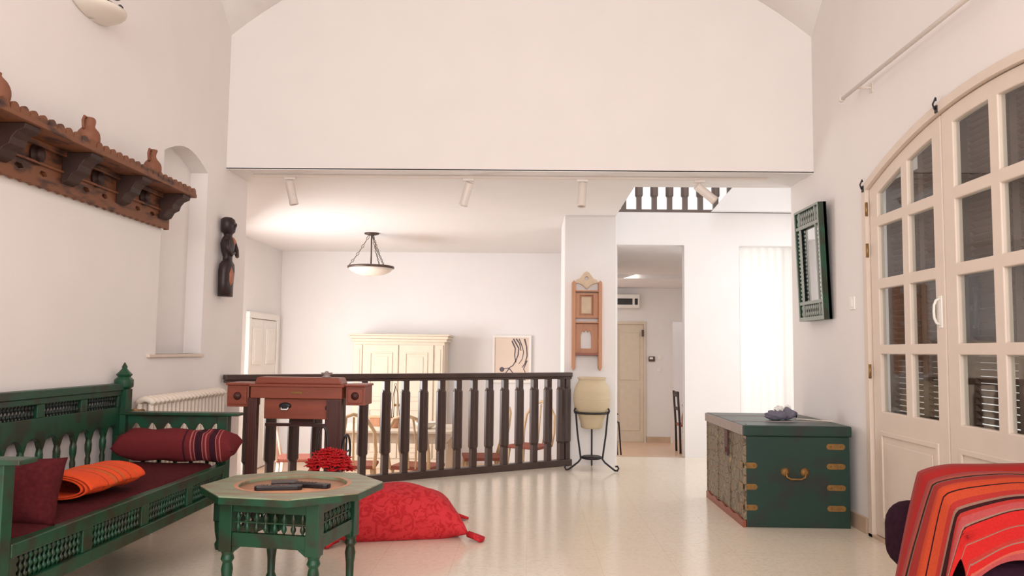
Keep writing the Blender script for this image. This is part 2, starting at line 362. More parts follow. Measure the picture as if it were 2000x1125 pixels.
m = MB(); m.box(3.41, 3.45, 7.1, 8.8, .5, .56); m.box(3.41, 3.45, 7.1, 8.8, 2.34, 2.4); m.box(3.41, 3.45, 7.1, 7.16, .56, 2.34); m.box(3.41, 3.45, 8.74, 8.8, .56, 2.34); m.box(3.41, 3.45, 7.92, 7.98, .56, 2.34); struct(m.build('window_2', 'white'))
m = MB(); m.box(.87, .97, 6.82, 9.0, ZC+.3, 5.2); struct(m.build('wall_void_left', 'wall_dining'))
m = MB(); m.box(.9, 3.4, 6.72, 6.82, ZC+.3, 5.2); struct(m.build('wall_void_front', 'wall_dining'))
m = MB(); m.box(XR+.27, 3.4, 6.66, 6.775, 0, ZC+.02); struct(m.build('wall_stairs_front', 'wall_dining'))
m = MB(); m.box(.905, 4.2, 9.02, 12.6, 2.36, 2.72); struct(m.build('ceiling_corridor', 'wall_dining'))
m = MB(); m.box(1.0, 4.2, 12.6, 14.9, 2.30, 2.72); struct(m.build('ceiling_corridor_far', 'wall_dining'))
m = MB(); m.box(0, 4.2, 13.6, 13.7, 2.72, 5.2); struct(m.build('wall_landing', 'wall_dining'))
m = MB(); m.shape([(2.02, 2.72), (3.4, 2.72), (3.4, 4.3), (3.2, 4.1)], [], .1, XZ(8.86)); struct(m.build('trim_stair_stringer', 'wall_dining'))
m = MB(); m.box(3.05, 3.12, 9.14, 14.6, LOW, 2.36); struct(m.build('wall_corridor_right', 'wall_dining'))
m = MB(); m.shape([(.6, LOW), (1.55, LOW), (1.55, 1.68), (2.1, 1.68), (2.1, LOW), (2.56, LOW), (2.56, 1.70), (3.05, 1.70), (3.05, 2.36), (.6, 2.36)], [], .12, XZ(14.58)); struct(m.build('wall_corridor_back', 'wall_dining'))
m = MB(); m.box(2.12, 2.56, 14.555, 14.58, LOW, LOW+.1); m.box(.6, 1.55, 14.555, 14.58, LOW, LOW+.1); struct(m.build('baseboard_corridor', 'stone'))
m = MB(); m.box(1.55, 1.58, 14.56, 14.66, LOW, 1.68); m.box(2.07, 2.1, 14.54, 14.66, LOW, 1.70); m.box(1.55, 2.1, 14.56, 14.66, 1.65, 1.70)
d = struct(m.build('door_2', 'cream'))
m = MB(); m.box(1.58, 2.07, 14.6, 14.64, LOW, 1.65); m.box(1.64, 2.0, 14.59, 14.6, LOW+.2, .5); m.box(1.64, 2.0, 14.59, 14.6, .65, 1.5); m.build('door_leaf', 'cream', d, bevel=.006)
m = MB(); m.box(2.03, 2.06, 14.52, 14.57, 1.43, 1.55); m.build('door_closer', 'bronze', d)
m = MB(); m.box(2.56, 3.05, 15.0, 15.1, LOW, 1.8); m.box(2.54, 2.58, 14.55, 14.7, LOW, 1.70); struct(m.build('door_3', 'wall'))
# dining-room cream door on its left wall
d = bpy.data.objects.new('door_4', None); C.objects.link(d); struct(d); d.location = (-3.6, 10.8, LOW)
m = MB(); m.box(0, .05, -.62, -.54, 0, 1.98); m.box(0, .05, .54, .62, 0, 1.98); m.box(0, .05, -.62, .62, 1.98, 2.06); m.build('door_frame', 'white', d, bevel=.005)
for sgn in (-1, 1):
    m = MB(); m.box(.0, .03, min(0.005*sgn, .53*sgn), max(.005*sgn, .53*sgn), .01, 1.97)
    for z0, z1 in ((.12, .7), (.8, 1.25), (1.38, 1.86)):
        a, b = sorted((.1*sgn, .44*sgn)); m.box(.03, .045, a, b, z0, z1); m.box(.045, .05, a+.04, b-.04, z0+.04, z1-.04)
    m.build('door_leaf', 'white', d, bevel=.006)
# sheer white curtain in the glazed stair-hall door
def curtain():
    m = MB()
    m.grid(90, 6, lambda u, v: Vector((2.36+1.0*u, 9.07+.013*math.sin(u*70)*(1-.2*v), .02+2.32*v)))
    tag(m.build('curtain', 'curtain'), 'sheer white curtain glowing with daylight at right end of stair hall', 'curtain')
curtain()
m = MB(); m.box(2.34, 2.38, 9.16, 9.20, 0, 2.35); m.box(3.30, 3.34, 9.16, 9.20, 0, 2.35); m.box(2.34, 3.34, 9.16, 9.2, 2.31, 2.35); m.box(2.83, 2.87, 9.16, 9.2, 0, 2.31); struct(m.build('window_3', 'white'))

# ================================================================ FRENCH DOOR, right wall
def french_door():
    root = bpy.data.objects.new('door_1', None); C.objects.link(root); struct(root); root.location = (XR, DC, 0)
    def B(mb, name, mt, par=root, **k): return mb.build(name, mt, par, **k)
    T = Matrix.Translation((-XR, -DC, 0))
    o = [(y0, .0), (y0, arch(y0))]+[(y0+(y1-y0)*k/24, arch(y0+(y1-y0)*k/24)) for k in range(1, 25)]+[(y1, 0)]
    i = [(y1-.055, 0)]+[(y1-.055-(y1-y0-.11)*k/24, arch(y1-.055-(y1-y0-.11)*k/24)-.05) for k in range(25)]+[(y0+.055, 0)]
    m = MB(); m.shape([(p[0], p[1]) for p in o]+i, [], .10, T @ YZ(XR-.02)); B(m, 'door_frame', 'door')
    edges = [5.24, 4.313, 3.387, 2.46]
    for n in range(3):
        yb, ya = edges[n]-.004, edges[n+1]+.004
        top = lambda y: arch(y)-.055
        outer = [(ya, .02)]+[(ya+(yb-ya)*k/10, top(ya+(yb-ya)*k/10)) for k in range(11)]+[(yb, .02)]
        cols = [(ya+.085, ya+.395), (ya+.475, yb-.12)] if n == 1 else [(ya+.09, (ya+yb)/2-.035), ((ya+yb)/2+.04, yb-.12)]
        cols = [(ya+.10, ya+.395), (ya+.475, yb-.115)]
        rows = [(.80, 1.155), (1.215, 1.565), (1.63, 1.965), (2.03, None)]
        holes = []
        for c0, c1 in cols:
            for z0, z1 in rows:
                if z1: holes.append([(c0, z0), (c1, z0), (c1, z1), (c0, z1)])
                else: holes.append([(c0, z0), (c1, z0)]+[(c1-(c1-c0)*k/6, top(c1-(c1-c0)*k/6)-.085) for k in range(7)])
        m = MB(); m.shape(outer, holes, .042, T @ YZ(XR+.005))
        L = B(m, 'door_leaf', 'door', bevel=.006)
        m = MB()
        for a, b, z0, z1 in ((ya+.10, yb-.10, .12, .68),):
            fr = [(a, z0), (b, z0), (b, z1), (a, z1)]; inn = [(a+.03, z0+.03), (b-.03, z0+.03), (b-.03, z1-.03), (a+.03, z1-.03)]
            m.shape(fr, [inn], -.012, T @ YZ(XR+.006)); m.box(-.002, .006, a+.07-DC, b-.07-DC, z0+.07, z1-.07)
        B(m, 'lower_panel', 'door', L, bevel=.004)
        for c0, c1 in cols:
            for z0, z1 in rows:
                z1_ = z1 or top((c0+c1)/2)-.06
                m = MB(); m.box(.024, .028, c0-.005-DC, c1+.005-DC, z0-.005, z1_+.005) if z1 else m.shape([(c0, z0), (c1, z0)]+[(c1-(c1-c0)*k/6, top(c1-(c1-c0)*k/6)-.088) for k in range(7)], [], .004, T @ YZ(XR+.024))
                B(m, 'glass_pane', 'glass', L)
        # louvred shutter outside the glass
        m = MB(); a, b = ya-.005-DC, yb+.005-DC; zt = top(ya+.05 if n == 0 else ya+.3)-.05
        for q in (a, (a+b)/2-.03, b-.06): m.box(.115, .145, q, q+.06, .1, top(q+DC+.03)+.03)
        z = .16
        while z < 2.52:
            for q0, q1 in ((a+.06, (a+b)/2-.03), ((a+b)/2+.03, b-.06)):
                if z < min(top(q0+DC), top(q1+DC))+.03:
                    mm = Matrix.Translation((.13, 0, z)) @ Matrix.Rotation(math.radians(38), 4, 'Y'); m.box(-.024, .024, q0, q1, -.003, .003, mm)
            z += .0348
        B(m, 'shutter', 'louvre')
        if n < 2:
            y_ = ya+.045-DC if n == 0 else ya+.045-DC
            m = MB(); m.box(-.002, .006, y_-.015, y_+.015, 1.30, 1.47); m.tube([(0, y_, 1.455), (-.022, y_, 1.445), (-.032, y_, 1.42), (-.034, y_, 1.385), (-.032, y_, 1.35), (-.022, y_, 1.325), (0, y_, 1.315)], .007)
            B(m, 'handle', 'white', L)
    for n in (0,):
        y_ = edges[1]-.10-DC
        m = MB(); m.tube([(.09, y_-.02, 1.30), (.075, y_-.06, 1.31), (.07, y_-.075, 1.36), (.07, y_-.075, 1.45), (.075, y_-.06, 1.50)], .012); m.tube([(.07, y_-.075, 1.40), (.09, y_-.0, 1.40)], .012); m.box(.085, .095, y_-.05, y_+.02, 1.25, 1.56)
        B(m, 'outer_handle', 'iron')
    for z in (1.0, 1.78, 2.05):
        m = MB(); m.lathe([(.009, 0), (.009, .09)], 8, Matrix.Translation((-.012, 5.243-DC, z))); B(m, 'hinge', 'brass')
    for y, z in ((4.30, None), (5.27, None)):
        z = arch(y)-.0
        m = MB(); m.tube([(-.03, y-DC, z-.03), (-.035, y-DC+.01, z+.0), (-.03, y-DC-.015, z+.03), (-.02, y-DC+.005, z+.02)], .005, 6); m.box(-.026, -.018, y-DC-.012, y-DC+.012, z-.05, z-.01)
        B(m, 'latch_hook', 'iron')
    m = MB(); m.box(-.02, .1, y0-DC, y1-DC, 0, .018); B(m, 'threshold', 'stone')
french_door()

# ================================================================ ON THE WALLS
# curtain rod
t = thing('curtain_rod', 'long pale curtain rod fixed above the arched glazed door', 'curtain rod', (XR, 4.0, 2.874))
m = MB(); m.tube([(-.10, -1.9, 0), (-.10, 1.38, 0)], .013, 10); m.build('rod', 'fixture', t)
m = MB(); m.lathe([(.012, 0), (.02, .01), (.02, .03), (.008, .045)], 10, Matrix.Translation((-.10, 1.37, 0)) @ Matrix.Rotation(-PI/2, 4, 'X')); m.build('finial', 'fixture', t)
for yy in (1.15, -1.7):
    m = MB(); m.bar((0, yy, 0), (-.10, yy, 0), .012, .012); m.box(-.006, 0, yy-.02, yy+.02, -.03, .03); m.build('bracket', 'fixture', t)
# light switch
t = thing('light_switch', 'small white light switch on right wall between green mirror and arched door', 'switch', (XR, 5.52, 1.50))
m = MB(); m.box(-.010, 0, -.045, .045, -.045, .045); m.build('plate', 'switch', t, bevel=.003)
m = MB(); m.box(-.016, -.010, -.018, .018, -.028, .028); m.build('rocker', 'switch', t, bevel=.003)
# green lattice mirror
def spindle(L, r, n=2):
    p = [(r*.5, 0)]
    for k in range(n):
        a = L*k/n; b = L*(k+1)/n; d = b-a
        p += [(r*.45, a+d*.12), (r, a+d*.35), (r*1.05, a+d*.5), (r, a+d*.65), (r*.45, a+d*.88)]
    return p+[(r*.5, L)]
def mirror():
    W_, H_ = .52, .86
    t = thing('wall_mirror', 'tall narrow mirror in green lattice frame hung on right wall above green chest', 'mirror', (XR-.012, 6.12, 1.405))
    R = Matrix.Rotation(math.radians(-2.2), 4, 'Y') @ Matrix(((0, 0, -1, 0), (-1, 0, 0, 0), (0, 1, 0, 0), (0, 0, 0, 1)))
    # local: a = along -Y from centre, b = up, depth towards the room
    def rect(a0, a1, b0, b1): return [(a0, b0), (a1, b0), (a1, b1), (a0, b1)]
    w = W_/2
    m = MB(); m.shape(rect(-w, w, 0, H_), [rect(-.11, .11, .15, H_-.15)], .022, R); m.build('backing', 'green_dark', t)
    m = MB()
    m.shape(rect(-w, w, 0, H_), [rect(-w+.018, w-.018, .03, H_-.018)], .062, R)
    m.build('outer_frame', 'green', t, bevel=.003)
    m = MB(); Rf = R @ Matrix.Translation((0, 0, .062))
    m.shape(rect(-w, w, 0, H_), [rect(-w+.014, w-.014, .03, H_-.018)], .004, Rf)
    Rg = R @ Matrix.Translation((0, 0, .045))
    m.shape(rect(-w+.014, w-.014, .125, H_-.125), [rect(-.122, .122, .15, H_-.15)] if False else [rect(-w+.095, w-.095, .15, H_-.15)]+[rect(-w+.016, -w+.082, .15, H_-.15), rect(w-.082, w-.016, .15, H_-.15)], .016, Rg)
    for a in (-w+.085, w-.095): m.shape(rect(a, a+.012, .03, .126), [], .016, Rg); m.shape(rect(a, a+.012, H_-.126, H_-.018), [], .016, Rg)
    m.build('inner_frame', 'grey_green', t, bevel=.002)
    for nm, sgn in (('l', -1), ('r', 1)):
        m = MB(); n = 17
        for k in range(n):
            b = .16+(H_-.32)*(k+.5)/n; a0 = sgn*(w-.082) if sgn < 0 else w-.082
            a0 = -w+.014 if sgn < 0 else w-.084
            m.lathe(spindle(.07, .011, 1), 6, R @ Matrix.Translation((a0, b, .045)) @ Matrix.Rotation(PI/2, 4, 'Y'))
        m.build('spindle_lattice', 'grey_green', t)
    for b0, b1 in ((.03, .126), (H_-.126, H_-.018)):
        m = MB()
        for a0, a1, n in ((-w+.02, -w+.085, 2), (-w+.1, w-.1, 8), (w-.083, w-.02, 2)):
            for k in range(n):
                m.lathe(spindle(b1-b0, .009, 2), 6, R @ Matrix.Translation((a0+(a1-a0)*(k+.5)/n, b0, .045)) @ Matrix.Rotation(-PI/2, 4, 'X'))
        m.build('spindle_lattice', 'grey_green', t)
    m = MB(); m.shape(rect(-.165, .165, .145, H_-.145), [], .004, R @ Matrix.Translation((0, 0, .024))); m.build('mirror_glass', 'mirror', t)
mirror()
# carved wooden shelf on the left wall
def shelf():
    Y0, Y1 = 2.2, 5.2
    t = thing('wall_shelf', 'long carved brown wooden shelf with scalloped edge high on left wall', 'shelf', (XL, Y0, 1.92))
    L = Y1-Y0
    m = MB(); m.box(0, .21, 0, L, .205, .228); m.build('top_board', 'shelf', t, bevel=.003)
    n = int(L/.068); m = MB()
    for k in range(n):
        y = .03+L/n*k; m.shape([(y-.031, 0), (y+.031, 0)]+arc(y, .008, .028, 0, PI, 8), [], .014, YZ(.194) @ Matrix.Translation((0, .228, 0)))
    m.build('scalloped_gallery', 'shelf', t)
    # back board with wavy lower edge and slots
    low = [(L*k/120, -.006+.006*math.sin(k*PI/1.5)) for k in range(121)]
    slots = []
    for k in range(int(L/.19)):
        c = .10+.19*k; slots.append([(c-.035, .055), (c, .045), (c+.035, .055), (c+.02, .072), (c-.02, .072)])
    m = MB(); m.shape(low+[(L, .205), (0, .205)], slots, .022, YZ(.012)); m.box(0, .012, 0, L, 0, .205); m.build('back_board', 'shelf', t)
    m = MB(); m.box(.034, .05, 0, L, .095, .108); m.box(.034, .06, 0, L, .178, .205); m.build('moulding', 'shelf', t, bevel=.003)
    for k in range(6):
        y = L-.10-k*.54
        if y < .05: break
        pr = [(.034, .205), (.19, .205), (.185, .18), (.15, .165), (.13, .14), (.12, .11), (.09, .095), (.07, .06), (.034, .045)]
        m = MB(); m.shape([(p[0], p[1]) for p in pr], [], .11, Matrix(((1, 0, 0, 0), (0, 0, 1, y-.055), (0, 1, 0, 0), (0, 0, 0, 1))))
        m.build('bracket', 'shelf_dark', t, bevel=.004)
    for k in range(5):
        y = L-.37-k*.54
        if y < .1: break
        m = MB(); m.lathe([(.05, 0), (.055, .012), (.02, .02), (.035, .03), (.01, .04)], 14, Matrix.Translation((.034, y, .14)) @ Matrix.Rotation(PI/2, 4, 'Y')); m.build('carved_rosette', 'shelf_dark', t)
    return t
shelf()
def jug(name, y, prof, label, hand=True, head=False, grp='clay jugs on the shelf'):
    t = thing(name, label, 'jug', (XL+.15, y, 2.148), 0, grp); prof = [(r*1.0, z*1.1) for r, z in prof]
    m = MB(); m.lathe(prof, 18); m.build('body', 'terracotta', t, sub=1)
    zt = prof[-1][1]
    if hand:
        m = MB(); m.tube([(0, -.018, zt*.93), (0, -.046, zt*.95), (0, -.058, zt*.8), (0, -.052, zt*.62), (0, -.04, zt*.54)], .007); m.build('handle', 'terracotta', t)
    return t
jug('clay_jug', 4.69, [(.036, 0), (.05, .015), (.054, .05), (.05, .08), (.03, .098), (.018, .112), (.017, .132), (.027, .15), (.026, .158)], 'small clay jug with looped handle at far right end of shelf')
jug('clay_jug', 3.99, [(.044, 0), (.056, .02), (.058, .06), (.05, .085), (.026, .10), (.03, .115), (.034, .135), (.024, .15)], 'small round clay jug with knobbed top in middle of the wall shelf')
jug('clay_jug', 3.27, [(.045, 0), (.06, .03), (.062, .065), (.045, .10), (.022, .115), (.018, .125), (.026, .135)], 'largest clay jug partly cut off at left edge of the shelf', hand=False)
# african sculpture
def sculpture():
    t = thing('wooden_sculpture', 'dark carved wooden figure hanging on the end of left wall', 'sculpture', (XL+.055, 6.17, 1.54))
    def loft(mb, secs, seg=14):
        rings = []
        for z, cy, cx, ry, rx in secs:
            rings.append([mb.bm.verts.new((cx+rx*math.cos(2*PI*k/seg), cy+ry*math.sin(2*PI*k/seg), z)) for k in range(seg)])
        for i in range(len(rings)-1):
            for k in range(seg):
                f = mb.bm.faces.new((rings[i][k], rings[i][(k+1) % seg], rings[i+1][(k+1) % seg], rings[i+1][k])); f.smooth = True
        mb.bm.faces.new(rings[0][::-1]); mb.bm.faces.new(rings[-1])
    m = MB()
    loft(m, [(0, .0, 0, .085, .05), (.10, 0, 0, .09, .05), (.2, .005, 0, .095, .055), (.25, .01, 0, .09, .05), (.28, .015, 0, .05, .035), (.31, .015, 0, .045, .035), (.35, .015, 0, .065, .045), (.41, .01, 0, .085, .05), (.45, .01, 0, .07, .04), (.475, .01, 0, .035, .03), (.49, .01, 0, .04, .035), (.505, .005, 0, .07, .05), (.56, .0, .005, .075, .055), (.60, -.005, 0, .065, .05), (.615, -.005, 0, .04, .03)])
    m.build('figure', 'ebony', t)
    for s in (-1, 1):
        m = MB(); m.tube([(.02, s*.07+.01, .43), (.035, s*.095+.01, .37), (.055, s*.06+.01, .32), (.06, s*.015+.01, .34)], .017, 8, rads=[.02, .018, .015, .012]); m.build('arm', 'ebony', t)
    m = MB(); loft(m, [(.08, -.025, .042, .008, .006), (.12, -.02, .045, .028, .018), (.18, -.025, .046, .026, .02), (.23, -.02, .04, .008, .008)], 10); m.build('carved_shield', 'figwood', t)
    m = MB(); loft(m, [(.40, .02, .045, .008, .006), (.43, .03, .045, .02, .014), (.46, .02, .035, .012, .01)], 8); m.build('shoulder_mark', 'figwood', t)
    for s in (-1, 1):
        m = MB(); m.lathe([(.012, 0), (.009, .006)], 8, Matrix.Translation((.052, s*.025, .565)) @ Matrix.Rotation(PI/2, 4, 'Y')); m.build('eye', 'shelf_dark', t)
    m = MB(); m.bar((.05, 0, .52), (.066, 0, .56), .014, .014); m.build('nose', 'ebony', t, bevel=.004)
sculpture()
# wall sconce
t = thing('wall_sconce', 'frosted glass bowl lamp with black iron scroll high on left wall', 'lamp', (XL, 4.20, 2.975))
m = MB()
def bowl(u, v):
    a = PI*(u-.5); r = .19*math.sin((v*.98+.02)*PI/2); return Vector((r*math.cos(a)*.95+.002, r*math.sin(a), -.055*math.cos(v*PI/2)))
m.grid(25, 9, bowl); m.build('glass_bowl', 'lampglass', t, solid=.004)
m = MB(); m.tube([(.12+.045*math.cos(k*.5)*(1-k/40), .06*math.sin(k*.5)*(1-k/40), .012+.004*k) for k in range(24)], .012, 8); m.tube([(0, 0, .06), (.06, -.01, .07), (.1, -.05, .05), (.09, -.08, .02)], .008, 8); m.tube([(0, 0, .06), (.06, .03, .07), (.1, .06, .05), (.09, .07, .02)], .008, 8)
m.build('iron_scroll', 'iron', t)
m = MB(); m.lathe([(.05, 0), (.05, .012), (.02, .02)], 16, Matrix.Translation((0, 0, .05)) @ Matrix.Rotation(PI/2, 4, 'Y')); m.build('wall_plate', 'iron', t)
# wooden rack on the column
def rack():
    t = thing('wall_rack', 'tall orange-brown wooden rack with pale pointed crest hung on white column', 'rack', (.59, 8.298, .99))
    for s in (-1, 1):
        m = MB(); m.shape([(-.018, .0), (.0, -.035), (.018, 0), (.018, .86), (.0, .885), (-.018, .86)], [], -.10, XZ(0) @ Matrix.Translation((s*.135, 0, 0))); m.build('side_post', 'rackwood', t, bevel=.003)
    cr = [(-.12, .86), (-.10, .90), (-.075, .905), (-.05, .935), (-.03, .965), (0, .985), (.03, .965), (.05, .935), (.075, .905), (.10, .90), (.12, .86), (.09, .86), (.05, .845), (.0, .80), (-.05, .845), (-.09, .86)]
    m = MB(); m.shape(cr, [arc(0, .91, .02, 0, 2*PI*11/12, 11)], -.03, XZ(0)); m.build('crest', 'palewood', t, bevel=.003)
    m = MB(); m.shape([(-.117, .50), (.117, .50), (.117, .76), (-.117, .76)], [[(-.07, .53), (.065, .53), (.065, .735), (-.07, .735)]], -.045, XZ(0)); m.box(-.07, .065, -.015, 0, .53, .735); m.build('upper_panel', 'rackwood', t, bevel=.004)
    m = MB(); m.box(-.055, .05, -.025, -.012, .545, .72); m.build('panel_field', 'palewood', t, bevel=.006)
    m = MB(); hole_ = [(-.06, .19), (.05, .19), (.05, .32), (.035, .375), (.01, .355), (-.005, .385), (-.02, .355), (-.045, .375), (-.06, .32)]
    m.shape([(-.117, .13), (.117, .13), (.117, .445), (-.117, .445)], [hole_], -.03, XZ(0)); m.build('lower_panel', 'rackwood', t, bevel=.003)
    m = MB(); m.box(-.117, .117, -.09, 0, .12, .145); m.build('shelf_board', 'mahogany', t, bevel=.003)
    for z in (.448, .77):
        m = MB(); m.box(-.117, .117, -.075, 0, z, z+.015); m.build('cross_bar', 'rackwood', t, bevel=.002)
rack()
# track spotlights under the beam
t = thing('lighting_track', 'thin white lighting track along the lower edge of white beam', 'track', (0, 6.42, ZC+.008))
m = MB(); m.box(-2.25, 1.9, -.017, .017, -.02, 0); m.build('track_bar', 'fixture', t, bevel=.002)
def spot(x, d, label):
    t = thing('track_spotlight', label, 'spotlight', (x, 6.42, ZC-.012), 0, 'white spotlights on the ceiling track')
    m = MB(); m.box(-.045, .045, -.016, .016, -.022, 0); m.build('adapter', 'fixture', t, bevel=.003)
    m = MB(); m.tube([(0, 0, -.02), (0, 0, -.06)], .008); m.build('stem', 'fixture', t)
    d = Vector(d).normalized(); c = Vector((0, 0, -.055)); q = d.to_track_quat('Z', 'Y').to_matrix().to_4x4(); q.translation = c-d*.035+Vector((0, 0, -.012))
    m = MB(); m.lathe([(.030, 0), (.034, .004), (.034, .176), (.036, .18), (.036, .196), (.031, .196), (.029, .17)], 20, q); m.build('barrel', 'fixture', t)
    m = MB(); m.lathe([(.027, .171), (.0265, .178)], 16, q); m.build('lens', 'bronze', t)
spot(-1.95, (.22, .1, -1), 'first white spotlight from the left on ceiling track, above the railing end')
spot(-.50, (-.32, .35, -1), 'second white spotlight from the left, tilted left on ceiling track')
spot(.42, (-.06, -.12, -1), 'third white spotlight from the left, pointing straight down from track')
spot(1.36, (.85, .25, -.6), 'rightmost white spotlight on track, turned sideways in front of upper balusters')
# radiator
def radiator():
    t = thing('radiator', 'cream column radiator under the wall niche, beyond the green bench', 'radiator', (XL+.03, 4.85, .12))
    n = 20
    for k in range(n):
        y = .03+k*.06; m = MB()
        for x in (.02, .09): m.tube([(x, y, .02), (x, y, .68)], .016, 8)
        m.tube([(.0, y, .68), (.02, y, .70), (.055, y, .712), (.09, y, .70), (.11, y, .68)], .02, 8); m.tube([(.0, y, .03), (.055, y, .0), (.11, y, .03)], .02, 8)
        m.build('section', 'radiator', t)
    m = MB(); m.tube([(.055, -.07, .64), (.055, .0, .64)], .014); m.lathe([(.02, 0), (.024, .02), (.02, .05)], 10, Matrix.Translation((.055, -.08, .64)) @ Matrix.Rotation(PI/2, 4, 'X')); m.build('valve', 'brass', t)
    for yy in (.12, 1.08):
        m = MB(); m.box(.03, .08, yy, yy+.02, -.12, .03); m.build('foot', 'radiator', t)
radiator()

# ================================================================ RAILING
def railing():
    d = (RB-RA); Lr = d.length; ang = math.atan2(d.y, d.x)
    t = thing('railing', 'dark brown wooden railing running diagonally from white column to left wall', 'railing', RA, ang)
    m = MB(); m.box(.0, Lr-.01, -.045, .045, .893, .935); m.box(.0, Lr-.01, -.03, .03, .87, .893); m.build('handrail', 'rail', t, bevel=.006)
    m = MB(); m.box(.0, Lr-.01, -.04, .04, 0, .065); m.build('bottom_rail', 'rail', t, bevel=.004)
    first = None
    for s in (.045, .118, .28, .449, .627, .80, .975, 1.149, 1.322, 1.496, 1.68, 1.863, 2.05, 2.262, 2.47, 2.674, 2.87, 3.06, 3.235):
        if first is None:
            m = MB(); m.box(-.028, .028, -.028, .028, 0, .20); m.box(-.028, .028, -.028, .028, .70, .805)
            m.lathe([(.032, .16), (.047, .185), (.047, .70), (.032, .73)], 8, smooth=False)
            first = m.build('baluster', 'rail', t, loc=(s, 0, .065), bevel=.003)
        else:
            c = first.copy(); C.objects.link(c); c.parent = t; c.location = (s, 0, .065)
railing()

# ================================================================ GREEN BENCH
def bench():
    X0, X1, Y0, Y1 = XL+.02, -1.724, 2.66, 4.70
    L = Y1-Y0; D = X1-X0
    t = thing('bench', 'long green carved wooden bench with spindle back against left wall', 'bench', (X0, Y0, 0))
    G = 'green'
    # back posts with finials
    for yy in (0.0, L-.07):
        m = MB(); m.box(.0, .07, yy, yy+.07, 0, .90)
        m.lathe([(.035, .90), (.052, .915), (.052, .955), (.035, .97), (.045, .985), (.03, 1.0), (.014, 1.02), (.016, 1.03), (.002, 1.055)], 8, Matrix.Translation((.035, yy+.035, 0)))
        m.build('back_post', 'green_dark' if False else G, t, bevel=.006)
    m = MB(); m.box(.0, .055, .07, L-.07, .895, .935); m.box(-.0, .045, .07, L-.07, .865, .897); m.build('top_rail', G, t, bevel=.004)
    m = MB(); 
    n = 13; w = (L-.14)/n
    outer = [(.07, .795), (L-.07, .795), (L-.07, .66)]
    edge = []
    for k in range(n*6+1):
        s = (k % 6)/6; y = L-.07-(L-.14)*k/(n*6)
        edge.append((y, .655+.05*math.sin(PI*s)**.7 if (k % 6) else .635))
    m.shape([(.07, .80)]+[(L-.07, .80)]+edge, [], .03, YZ(.008)); m.build('arcaded_board', G, t, bevel=.002)
    m = MB()
    nb = 5
    for k in range(nb+1): y = .07+(L-.14)*k/nb; m = MB(); m.box(.005, .04, max(.07, y-.03), min(L-.07, y+.03), .80, .866); m.build('lattice_divider', G, t, bevel=.003)
    for k in range(nb):
        a = .07+(L-.14)*k/nb+.03; b = .07+(L-.14)*(k+1)/nb-.03; m = MB()
        for j in range(12): m.lathe(spindle(.066, .009, 2), 6, Matrix.Translation((.022, a+(b-a)*(j+.5)/12, .80)))
        m.build('back_lattice', 'green_dark', t)
    for k in range(n+1):
        y = .07+(L-.14)*k/n
        if k in (0, n): continue
        m = MB(); m.lathe([(.010, .44), (.012, .5), (.015, .54), (.011, .56), (.017, .59), (.018, .62), (.012, .66)], 8, Matrix.Translation((.022, y, 0))); m.build('back_spindle', G, t)
    # arms
    for ya, nm in ((.0, 'near'), (L-.05, 'far')):
        m = MB(); m.box(.03, D+.065, ya-.025, ya+.075, .755, .772); m.build('arm_slab', G, t, bevel=.004)
        hs = [ogee(.07+.095*k+.05, .60, .062, .095) for k in range(6)]
        m = MB(); m.shape([(.06, .64), (D-.04, .64), (D-.0, .66), (D-.0, .756), (.06, .756)], [], .03, XZ(ya+.012)) if False else m.shape(
            [(.07, .756), (.07, .63)]+sum([[(.07+.093*k+.016, .63), (.07+.093*k+.016, .675), (.07+.093*k+.03, .70), (.07+.093*k+.046, .712), (.07+.093*k+.062, .70), (.07+.093*k+.076, .675), (.07+.093*k+.076, .63)] for k in range(6)], [])+[(D-.01, .63), (D-.01, .756)], [], .03, XZ(ya+.012))
        m.build('arm_board', G, t, bevel=.002)
        for k in range(1, 6):
            m = MB(); m.lathe([(.010, .46), (.013, .52), (.010, .56), (.014, .60), (.010, .63)], 8, Matrix.Translation((.07+.093*k, ya+.027, 0))); m.build('arm_spindle', G, t)
    for yy in (0.0, L-.06):
        m = MB(); m.box(D-.062, D, yy, yy+.06, .16, .756); m.lathe([(.024, 0), (.03, .03), (.02, .05), (.03, .10), (.034, .16)], 12, Matrix.Translation((D-.03, yy+.03, 0))); m.build('front_leg', G, t, bevel=.004)
    # front rail with lattice
    m = MB(); m.box(D-.06, D+.004, .06, L-.06, .435, .483); m.box(D-.055, D+.008, .06, L-.06, .295, .345); m.build('front_rail', G, t, bevel=.004)
    m = MB(); m.box(D-.05, D-.03, .06, L-.06, .345, .435); m.build('front_backing', 'green_dark', t)
    nb = 4
    m = MB()
    for k in range(nb+1): y = .06+(L-.12)*k/nb; m = MB(); m.box(D-.03, D+.0, max(.06, y-.035), min(L-.06, y+.035), .345, .435); m.build('front_divider', G, t, bevel=.003)
    for k in range(nb):
        a = .06+(L-.12)*k/nb+.035; b = .06+(L-.12)*(k+1)/nb-.035; m = MB()
        for j in range(15): m.lathe(spindle(.09, .009, 3), 6, Matrix.Translation((D-.014, a+(b-a)*(j+.5)/15, .345)))
        m.build('front_lattice', G, t)
    m = MB(); m.box(.07, D-.06, .03, L-.03, .37, .40); m.box(.0, .07, .07, L-.07, .36, .44); m.build('seat_board', G, t)
    for yy in (.02, L-.06):
        m = MB(); m.box(.07, D-.06, yy, yy+.035, .30, .46); m.build('side_rail', G, t, bevel=.003)
    return X0, Y0, D, L
BX, BY, BD, BL = bench()
